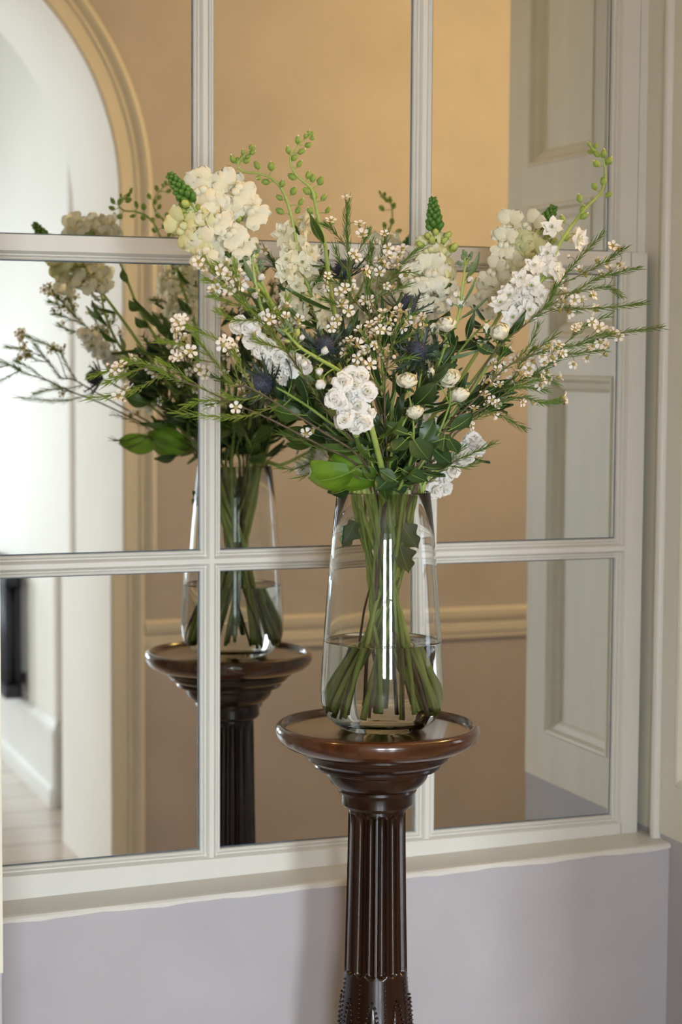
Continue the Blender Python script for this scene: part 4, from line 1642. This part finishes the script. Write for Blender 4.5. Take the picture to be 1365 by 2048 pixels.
# --- wax flower branches
wax_branch('wax flower branch highest beside the shutter panel, needle tips over the sash stile',
           [(840, 930, 0.06), (910, 830, 0.06), (990, 705, 0.06), (1060, 642, 0.06), (1095, 608, 0.06), (1110, 575, 0.06)],
           [[(1085, 618, 0.06), (1140, 590, 0.07), (1185, 562, 0.08), (1225, 548, 0.09), (1278, 536, 0.10)], [(1085, 620, 0.06), (1150, 618, 0.07), (1230, 614, 0.08), (1290, 606, 0.09)],
            [(1105, 585, 0.06), (1135, 545, 0.06), (1165, 510, 0.06), (1206, 468, 0.06)], [(1130, 592, 0.06), (1170, 580, 0.06), (1215, 575, 0.06), (1240, 590, 0.06)],
            [(1070, 635, 0.06), (1120, 615, 0.05), (1150, 622, 0.05)], [(1165, 575, 0.07), (1200, 530, 0.08), (1245, 500, 0.08)]],
           [(1138, 513), (1160, 540), (1172, 548), (1226, 492), (1238, 498), (1195, 520), (1216, 523), (1222, 538), (1250, 538), (1240, 530), (1130, 583), (1126, 600), (1142, 610), (1140, 625), (1186, 590), (1192, 620),
            (1150, 600), (1120, 618), (1205, 548), (1155, 585), (1165, 600)], 0.06, needles_from=0.5).done()
wax_branch('wax flower branch reaching out straight over the sash stile, the furthest tip of that side',
           [(830, 940, 0.10), (900, 850, 0.12), (960, 790, 0.12), (1020, 730, 0.12), (1100, 700, 0.12), (1165, 688, 0.12), (1240, 667, 0.12), (1322, 655, 0.12)],
           [[(1120, 695, 0.12), (1150, 670, 0.12), (1175, 650, 0.12), (1218, 632, 0.12)], [(1150, 690, 0.12), (1190, 672, 0.13), (1225, 668, 0.13)], [(1060, 715, 0.12), (1085, 690, 0.13), (1110, 672, 0.14)],
            [(1040, 720, 0.12), (1060, 690, 0.12), (1075, 655, 0.12)]],
           [(1185, 645), (1198, 655), (1212, 660), (1228, 666), (1202, 684), (1212, 690), (1100, 690), (1090, 700), (1112, 700), (1126, 706), (1150, 660), (1165, 655), (1085, 712), (1104, 712), (1118, 690), (1238, 672)], 0.12, needles_from=0.4, extra=5).done()
wax_branch('wax flower branch with a dense cluster of blooms below the furthest side tip',
           [(830, 950, 0.05), (900, 870, 0.05), (970, 800, 0.05), (1025, 770, 0.05), (1075, 745, 0.05), (1130, 712, 0.05), (1210, 700, 0.05)],
           [[(1025, 770, 0.05), (1040, 730, 0.06), (1065, 700, 0.06)], [(1060, 752, 0.05), (1090, 752, 0.06), (1110, 765, 0.06)], [(985, 790, 0.05), (990, 740, 0.06), (1010, 700, 0.06)],
            [(1000, 785, 0.05), (1045, 775, 0.04), (1090, 780, 0.04)]],
           [(1090, 726), (1110, 730), (1072, 695), (1076, 752), (1060, 738), (1082, 770), (1000, 706), (985, 726), (962, 688), (1020, 700), (1040, 745), (1095, 745), (1066, 722), (1052, 715), (1210, 708), (1148, 728),
            (975, 700), (1030, 720), (1100, 760), (1010, 735)], 0.05, needles_from=0.3, extra=18, dens=1.3).done()
wax_branch('wax flower branch with one side facing bloom at its tip against the shutter panel',
           [(850, 945, 0.08), (910, 870, 0.08), (970, 815, 0.08), (1040, 795, 0.08), (1085, 805, 0.08), (1115, 802, 0.08)],
           [[(985, 812, 0.08), (1030, 775, 0.08), (1075, 760, 0.08)], [(960, 822, 0.08), (1000, 830, 0.07), (1045, 855, 0.07)], [(930, 850, 0.08), (965, 830, 0.09), (1000, 812, 0.09)]],
           [(1128, 795), (1132, 806), (1085, 760), (970, 790), (985, 800), (1000, 770)], 0.08, needles_from=0.3, extra=8, dens=1.3).done()
wax_branch('short needle sprig without blooms sticking out over the drooping stock',
           [(845, 975, 0.0), (880, 945, 0.0), (915, 920, 0.0), (950, 905, 0.0), (985, 888, 0.0)],
           [[(900, 930, 0.0), (930, 935, 0.0), (955, 925, 0.0)], [(890, 940, 0), (905, 915, 0), (925, 895, 0)]], [], 0.0, needles_from=0.3).done()
wax_branch('wax flower branch rising upright through the middle, needle tip above the meeting rail',
           [(765, 900, 0.08), (730, 780, 0.09), (712, 680, 0.10), (702, 600, 0.10), (698, 520, 0.10), (694, 460, 0.10), (696, 408, 0.10)],
           [[(700, 500, 0.10), (670, 465, 0.10), (655, 452, 0.10)], [(700, 530, 0.10), (725, 490, 0.10), (735, 465, 0.10)], [(702, 580, 0.10), (675, 565, 0.10), (645, 560, 0.10)],
            [(705, 640, 0.10), (675, 610, 0.11), (655, 600, 0.11)], [(698, 545, 0.1), (680, 520, 0.1), (672, 500, 0.1)]],
           [(720, 449), (725, 470), (708, 508), (714, 516), (733, 545), (690, 578), (687, 600), (697, 622), (704, 630), (680, 585), (662, 690), (690, 690), (676, 640), (700, 565), (684, 610), (664, 655)], 0.10,
           dens=1.5, needles_from=0.4, extra=6).done()
wax_branch('wax flower branch slanting up between the two bars, many blooms against the golden reflection',
           [(775, 890, 0.06), (745, 780, 0.07), (735, 690, 0.08), (752, 610, 0.08), (778, 565, 0.08), (805, 528, 0.08), (833, 503, 0.08)],
           [[(745, 620, 0.08), (755, 560, 0.08), (765, 510, 0.08), (772, 466, 0.08)], [(765, 590, 0.08), (790, 580, 0.08), (815, 570, 0.08)], [(742, 640, 0.08), (735, 590, 0.09), (740, 555, 0.09)],
            [(780, 560, 0.08), (800, 545, 0.09), (832, 545, 0.09)], [(757, 560, 0.08), (740, 520, 0.08), (742, 490, 0.08)]],
           [(770, 530), (780, 512), (811, 550), (745, 490), (768, 486), (790, 500), (760, 520), (730, 602), (740, 602), (800, 510), (776, 496), (806, 498), (760, 545), (750, 535), (785, 530), (733, 545), (738, 538), (795, 520),
            (728, 540), (820, 540)], 0.08, needles_from=0.45, extra=5).done()
wax_branch('wax flower branch packed with blooms in the very middle, in front of the cone snapdragon',
           [(775, 920, 0.12), (770, 830, 0.14), (772, 750, 0.15), (785, 690, 0.15), (800, 650, 0.15), (825, 632, 0.15)],
           [[(772, 760, 0.15), (745, 710, 0.15), (730, 670, 0.15)], [(775, 730, 0.15), (760, 680, 0.16), (765, 640, 0.16)], [(770, 780, 0.15), (730, 740, 0.15), (700, 700, 0.15)], [(785, 690, 0.15), (820, 670, 0.15), (850, 645, 0.15)],
            [(775, 740, 0.15), (800, 720, 0.15), (830, 715, 0.15)]],
           [(785, 630), (792, 641), (800, 620), (814, 640), (830, 636), (845, 636), (770, 660), (780, 692), (740, 650), (720, 660), (756, 690), (736, 700), (700, 690), (715, 716), (740, 730), (746, 720), (790, 716), (760, 640),
            (702, 680), (850, 650), (730, 680), (770, 702), (690, 706), (766, 626), (812, 625), (840, 650), (752, 668), (716, 690), (778, 645), (806, 655), (725, 705), (790, 665), (704, 712), (742, 690)], 0.15, needles_from=0.4, extra=4).done()
wax_branch('wax flower branch climbing past the corner snapdragons with fresh green needles',
           [(725, 905, 0.14), (660, 830, 0.15), (600, 740, 0.16), (555, 680, 0.16), (500, 620, 0.16), (450, 565, 0.16), (408, 518, 0.16)],
           [[(500, 620, 0.16), (450, 600, 0.16), (428, 592, 0.16)], [(480, 600, 0.16), (475, 560, 0.17), (470, 530, 0.17)], [(540, 665, 0.16), (545, 620, 0.17), (530, 590, 0.17)], [(590, 725, 0.16), (585, 670, 0.17), (560, 630, 0.17)],
            [(455, 570, 0.16), (430, 565, 0.16), (415, 560, 0.16)], [(520, 640, 0.16), (470, 640, 0.16), (440, 625, 0.16)], [(570, 700, 0.16), (540, 690, 0.17), (515, 680, 0.17)], [(470, 590, 0.16), (460, 545, 0.16), (438, 530, 0.16)],
            [(540, 660, 0.16), (570, 620, 0.15), (575, 600, 0.15)]],
           [(408, 512), (398, 524), (440, 541), (455, 550), (466, 556), (476, 546), (430, 560), (425, 580), (446, 590), (540, 640), (546, 648), (560, 652), (556, 622), (520, 640), (600, 652), (574, 612), (416, 540), (435, 575), (450, 570),
            (405, 535), (565, 640), (535, 632), (460, 580), (480, 570), (598, 640)], 0.16, dens=1.3, fresh=True, needles_from=0.3, extra=6).done()
wax_branch('wax flower branch stretching furthest sideways, forked, in front of the arch reflection',
           [(715, 930, 0.12), (640, 890, 0.14), (540, 838, 0.15), (461, 804, 0.16), (395, 773, 0.16), (343, 756, 0.16), (323, 742, 0.16), (290, 728, 0.16), (255, 720, 0.16)],
           [[(330, 746, 0.16), (279, 775, 0.16), (235, 790, 0.16), (178, 796, 0.16)], [(275, 724, 0.16), (230, 737, 0.16), (185, 752, 0.16)], [(300, 735, 0.16), (255, 748, 0.17), (215, 765, 0.17)],
            [(400, 776, 0.16), (360, 745, 0.16), (320, 722, 0.16)], [(470, 808, 0.16), (420, 800, 0.16), (370, 812, 0.16)]],
           [(263, 717), (217, 731), (224, 748), (241, 731), (246, 748), (252, 773), (258, 781), (238, 793), (248, 801), (230, 738)], 0.16, fresh=True, needles_from=0.45, dens=1.15).done()
wax_branch('wax flower branch with three bloom clusters in front of the first glazing bar',
           [(720, 915, 0.17), (640, 860, 0.19), (560, 810, 0.20), (500, 775, 0.20), (466, 769, 0.20), (437, 731, 0.20), (411, 700, 0.20), (395, 676, 0.20)],
           [[(480, 765, 0.20), (455, 700, 0.20), (430, 676, 0.20), (400, 664, 0.20), (372, 650, 0.20)], [(430, 725, 0.20), (400, 720, 0.20), (375, 705, 0.20)], [(420, 712, 0.2), (370, 690, 0.2), (322, 683, 0.2)],
            [(505, 778, 0.20), (480, 730, 0.20), (465, 695, 0.20)], [(560, 810, 0.2), (500, 830, 0.2), (440, 834, 0.2), (352, 826, 0.2)], [(520, 790, 0.2), (480, 800, 0.2), (450, 790, 0.2)]],
           [(365, 639), (356, 643), (356, 655), (352, 662), (367, 674), (360, 687), (358, 716), (372, 703), (381, 703), (450, 683), (468, 694), (475, 680), (458, 690), (362, 650), (352, 712), (472, 815), (366, 710), (446, 690)], 0.20, fresh=True,
           needles_from=0.4).done()
wax_branch('bare forked needle twig low down beside the vase rim, over the big fresh leaf',
           [(715, 955, 0.12), (670, 935, 0.13), (630, 925, 0.13), (590, 938, 0.13), (557, 935, 0.13)],
           [[(650, 928, 0.13), (625, 945, 0.13), (600, 955, 0.13)], [(680, 936, 0.13), (650, 905, 0.13), (600, 880, 0.13), (560, 868, 0.13)]], [(626, 860), (612, 868)], 0.13, needles_from=0.2, dens=0.6).done()
wax_branch('wax flower branch pointing back at the mirror behind the bouquet',
           [(745, 880, -0.10), (690, 740, -0.18), (630, 640, -0.24), (570, 560, -0.28), (530, 500, -0.30)],
           [[(630, 640, -0.24), (570, 620, -0.26), (520, 600, -0.28)], [(600, 600, -0.26), (620, 540, -0.28), (640, 500, -0.29)], [(670, 700, -0.2), (600, 700, -0.24), (540, 690, -0.27)]],
           [(530, 500, -0.3), (545, 520, -0.3), (520, 600, -0.28), (540, 610, -0.28), (640, 500, -0.29), (625, 520, -0.28), (560, 560, -0.28), (590, 580, -0.27), (545, 690, -0.27)], -0.27, needles_from=0.3, extra=8).done()
wax_branch('wax flower branch spreading low at the back, mostly hidden by leaves',
           [(740, 910, -0.08), (660, 840, -0.14), (560, 790, -0.2), (470, 770, -0.24), (400, 740, -0.26)],
           [[(560, 790, -0.2), (500, 740, -0.23), (460, 700, -0.25)], [(520, 780, -0.22), (460, 800, -0.24), (420, 810, -0.25)]],
           [(400, 740, -0.26), (410, 750, -0.26), (460, 700, -0.25), (470, 710, -0.25), (425, 810, -0.25)], -0.25, needles_from=0.35, extra=8).done()
wax_branch('wax flower branch standing up behind the middle, between snapdragon and larkspur',
           [(770, 870, -0.06), (755, 740, -0.12), (745, 640, -0.16), (735, 560, -0.18), (745, 500, -0.2)],
           [[(750, 680, -0.14), (790, 620, -0.18), (800, 570, -0.2)], [(745, 640, -0.16), (700, 590, -0.2), (690, 550, -0.22)]],
           [(745, 500, -0.2), (735, 520, -0.2), (800, 570, -0.2), (790, 590, -0.2), (690, 550, -0.22), (705, 570, -0.21), (750, 560, -0.19)], -0.19, needles_from=0.3, extra=8).done()

# --- sea holly
for args, lk, ln in [
    (('blue sea holly head pointing sideways over dark leaves, nearest the first bar', [(720, 900, 0.12), (640, 830, 0.14), (580, 790, 0.15), (553, 775, 0.15)], (525, 768), (-0.9, -0.35, 0.15), 0.15), 'leaf_mid_dark', 5),
    (('blue sea holly head behind the budded tip of the front stock', [(740, 880, 0.08), (690, 790, 0.10), (662, 730, 0.11)], (650, 692), (-0.25, -0.6, 0.75), 0.11), 'leaf_mid_dark', 5),
    (('blue sea holly head just above the ivory rose pair, amid dark leaves', [(785, 900, 0.10), (830, 800, 0.12), (845, 740, 0.12)], (836, 702), (-0.5, -0.6, 0.45), 0.12), 'leaf_mid_dark', 6),
    (('small dark sea holly head high beside the upright needle branch', [(750, 860, -0.02), (715, 700, -0.03), (700, 600, -0.04), (694, 565, -0.04)], (688, 540), (-0.3, -0.3, 0.9), -0.04), 'leaf_lance_dark', 4),
    (('small dark sea holly head against the lowest cone snapdragon blooms', [(775, 870, 0.02), (800, 740, 0.03), (812, 660, 0.03), (816, 640, 0.03)], (816, 612), (0.1, -0.4, 0.9), 0.03), 'leaf_lance_dark', 4)]:
    s = thistle(*args)
    s.leaves(lk, ln, 0.0, 0.85)
    s.done()


# --- foliage stems
def foliage(label, pts, key, n, extra=(), d=0.0, span=(0.05, 1.0), r=0.0040):
    s = Stem('leafy_stem', label, 'foliage', pts, r=r, matl='stem_dark', r_top=0.0012)
    s.leaves(key, n, span[0], span[1], up=0.7)
    for (x0, y0, d0, x1, y1, d1, k, sc) in extra:
        a, c = P(x0, y0, d0), P(x1, y1, d1)
        s.pedicel(a, 0.0014)
        s.leaf(k, a, c - a, TOCAM * 1.2 + Vector((0, 0, 0.5)) + rvec(0.15), sc)
    s.done()
    return s


foliage('leafy stem with two big fresh green leaves hanging over the vase rim', [(762, 962, 0.10), (745, 930, 0.12), (735, 890, 0.12)], 'leaf_lance', 3,
        [(752, 962, 0.12, 655, 915, 0.15, 'leaf_broad', 0.95), (700, 945, 0.15, 612, 952, 0.20, 'leaf_broad', 0.92), (735, 900, 0.13, 640, 868, 0.16, 'leaf_lance', 1.1),
         (700, 975, 0.10, 640, 990, 0.12, 'leaf_mid_dark', 0.8)], 0.12)
foliage('dark leafy stem filling the side below the sideways sea holly', [(730, 930, 0.02), (650, 850, 0.02), (590, 800, 0.02), (560, 770, 0.02)], 'leaf_mid_dark', 26,
        [(600, 830, 0.05, 545, 800, 0.08, 'leaf_mid', 1.1), (580, 800, 0.06, 600, 760, 0.1, 'leaf_mid', 1.2)])
foliage('dark leafy stem in the middle behind the roses', [(780, 920, 0.02), (800, 820, 0.02), (810, 740, 0.02), (800, 690, 0.0)], 'leaf_lance_dark', 30)
foliage('dark leafy stem behind the front stock', [(750, 920, 0.04), (715, 830, 0.05), (690, 740, 0.04), (680, 680, 0.02)], 'leaf_lance_dark', 30)
foliage('dark leafy stem under the side reaching wax flowers', [(815, 930, 0.02), (880, 850, 0.02), (940, 800, 0.02), (980, 790, 0.02)], 'leaf_lance_dark', 24,
        [(960, 810, 0.03, 1040, 855, 0.04, 'leaf_lance_dark', 1.0)])
foliage('dark leafy stem leaning back towards the mirror', [(760, 900, -0.08), (720, 800, -0.14), (680, 720, -0.17), (640, 680, -0.19)], 'leaf_lance_dark', 28)
foliage('dark leafy stem at the back of the bouquet under the cone snapdragon', [(790, 900, -0.08), (830, 800, -0.13), (870, 720, -0.16), (900, 680, -0.18)], 'leaf_lance_dark', 28)
foliage('dark leafy stem between the upright needle branch and the cone snapdragon', [(775, 900, 0.05), (768, 780, 0.06), (762, 690, 0.05), (758, 620, 0.03)], 'leaf_lance_dark', 28)
foliage('dark leafy stem under the stock that lies towards the first bar', [(735, 910, 0.0), (660, 800, -0.02), (600, 710, -0.04), (560, 640, -0.05)], 'leaf_lance', 24)
foliage('dark leafy stem amid the spray roses and white star blooms', [(800, 910, 0.02), (860, 790, 0.02), (930, 690, 0.0), (980, 640, -0.02)], 'leaf_lance_dark', 26)
foliage('leafy stem low at the back with a fresh leaf reaching sideways', [(745, 945, -0.08), (690, 900, -0.14), (620, 870, -0.17)], 'leaf_mid', 6,
        [(640, 880, -0.16, 560, 890, -0.19, 'leaf_mid', 1.3)], -0.1)

# small sprig of lobed leaves sunk inside the vase
s = Stem('ivy_sprig', 'dull green lobed leaves caught inside the vase behind the glass', 'foliage', [(800, 975, 0.0), (812, 940, 0.0)], r=0.0016, matl='twig', foot=20)
for (x0, y0, x1, y1, dd, sc) in [(800, 1050, 830, 1095, 0.035, 0.85), (798, 1085, 812, 1160, 0.03, 0.95), (712, 1045, 688, 1090, 0.03, 0.8), (808, 1040, 800, 1075, 0.02, 0.8)]:
    a, c = P(x0, y0, dd), P(x1, y1, dd)
    s.leaf('leaf_lobed', a, c - a, TOCAM + rvec(0.25), sc)
s.done()
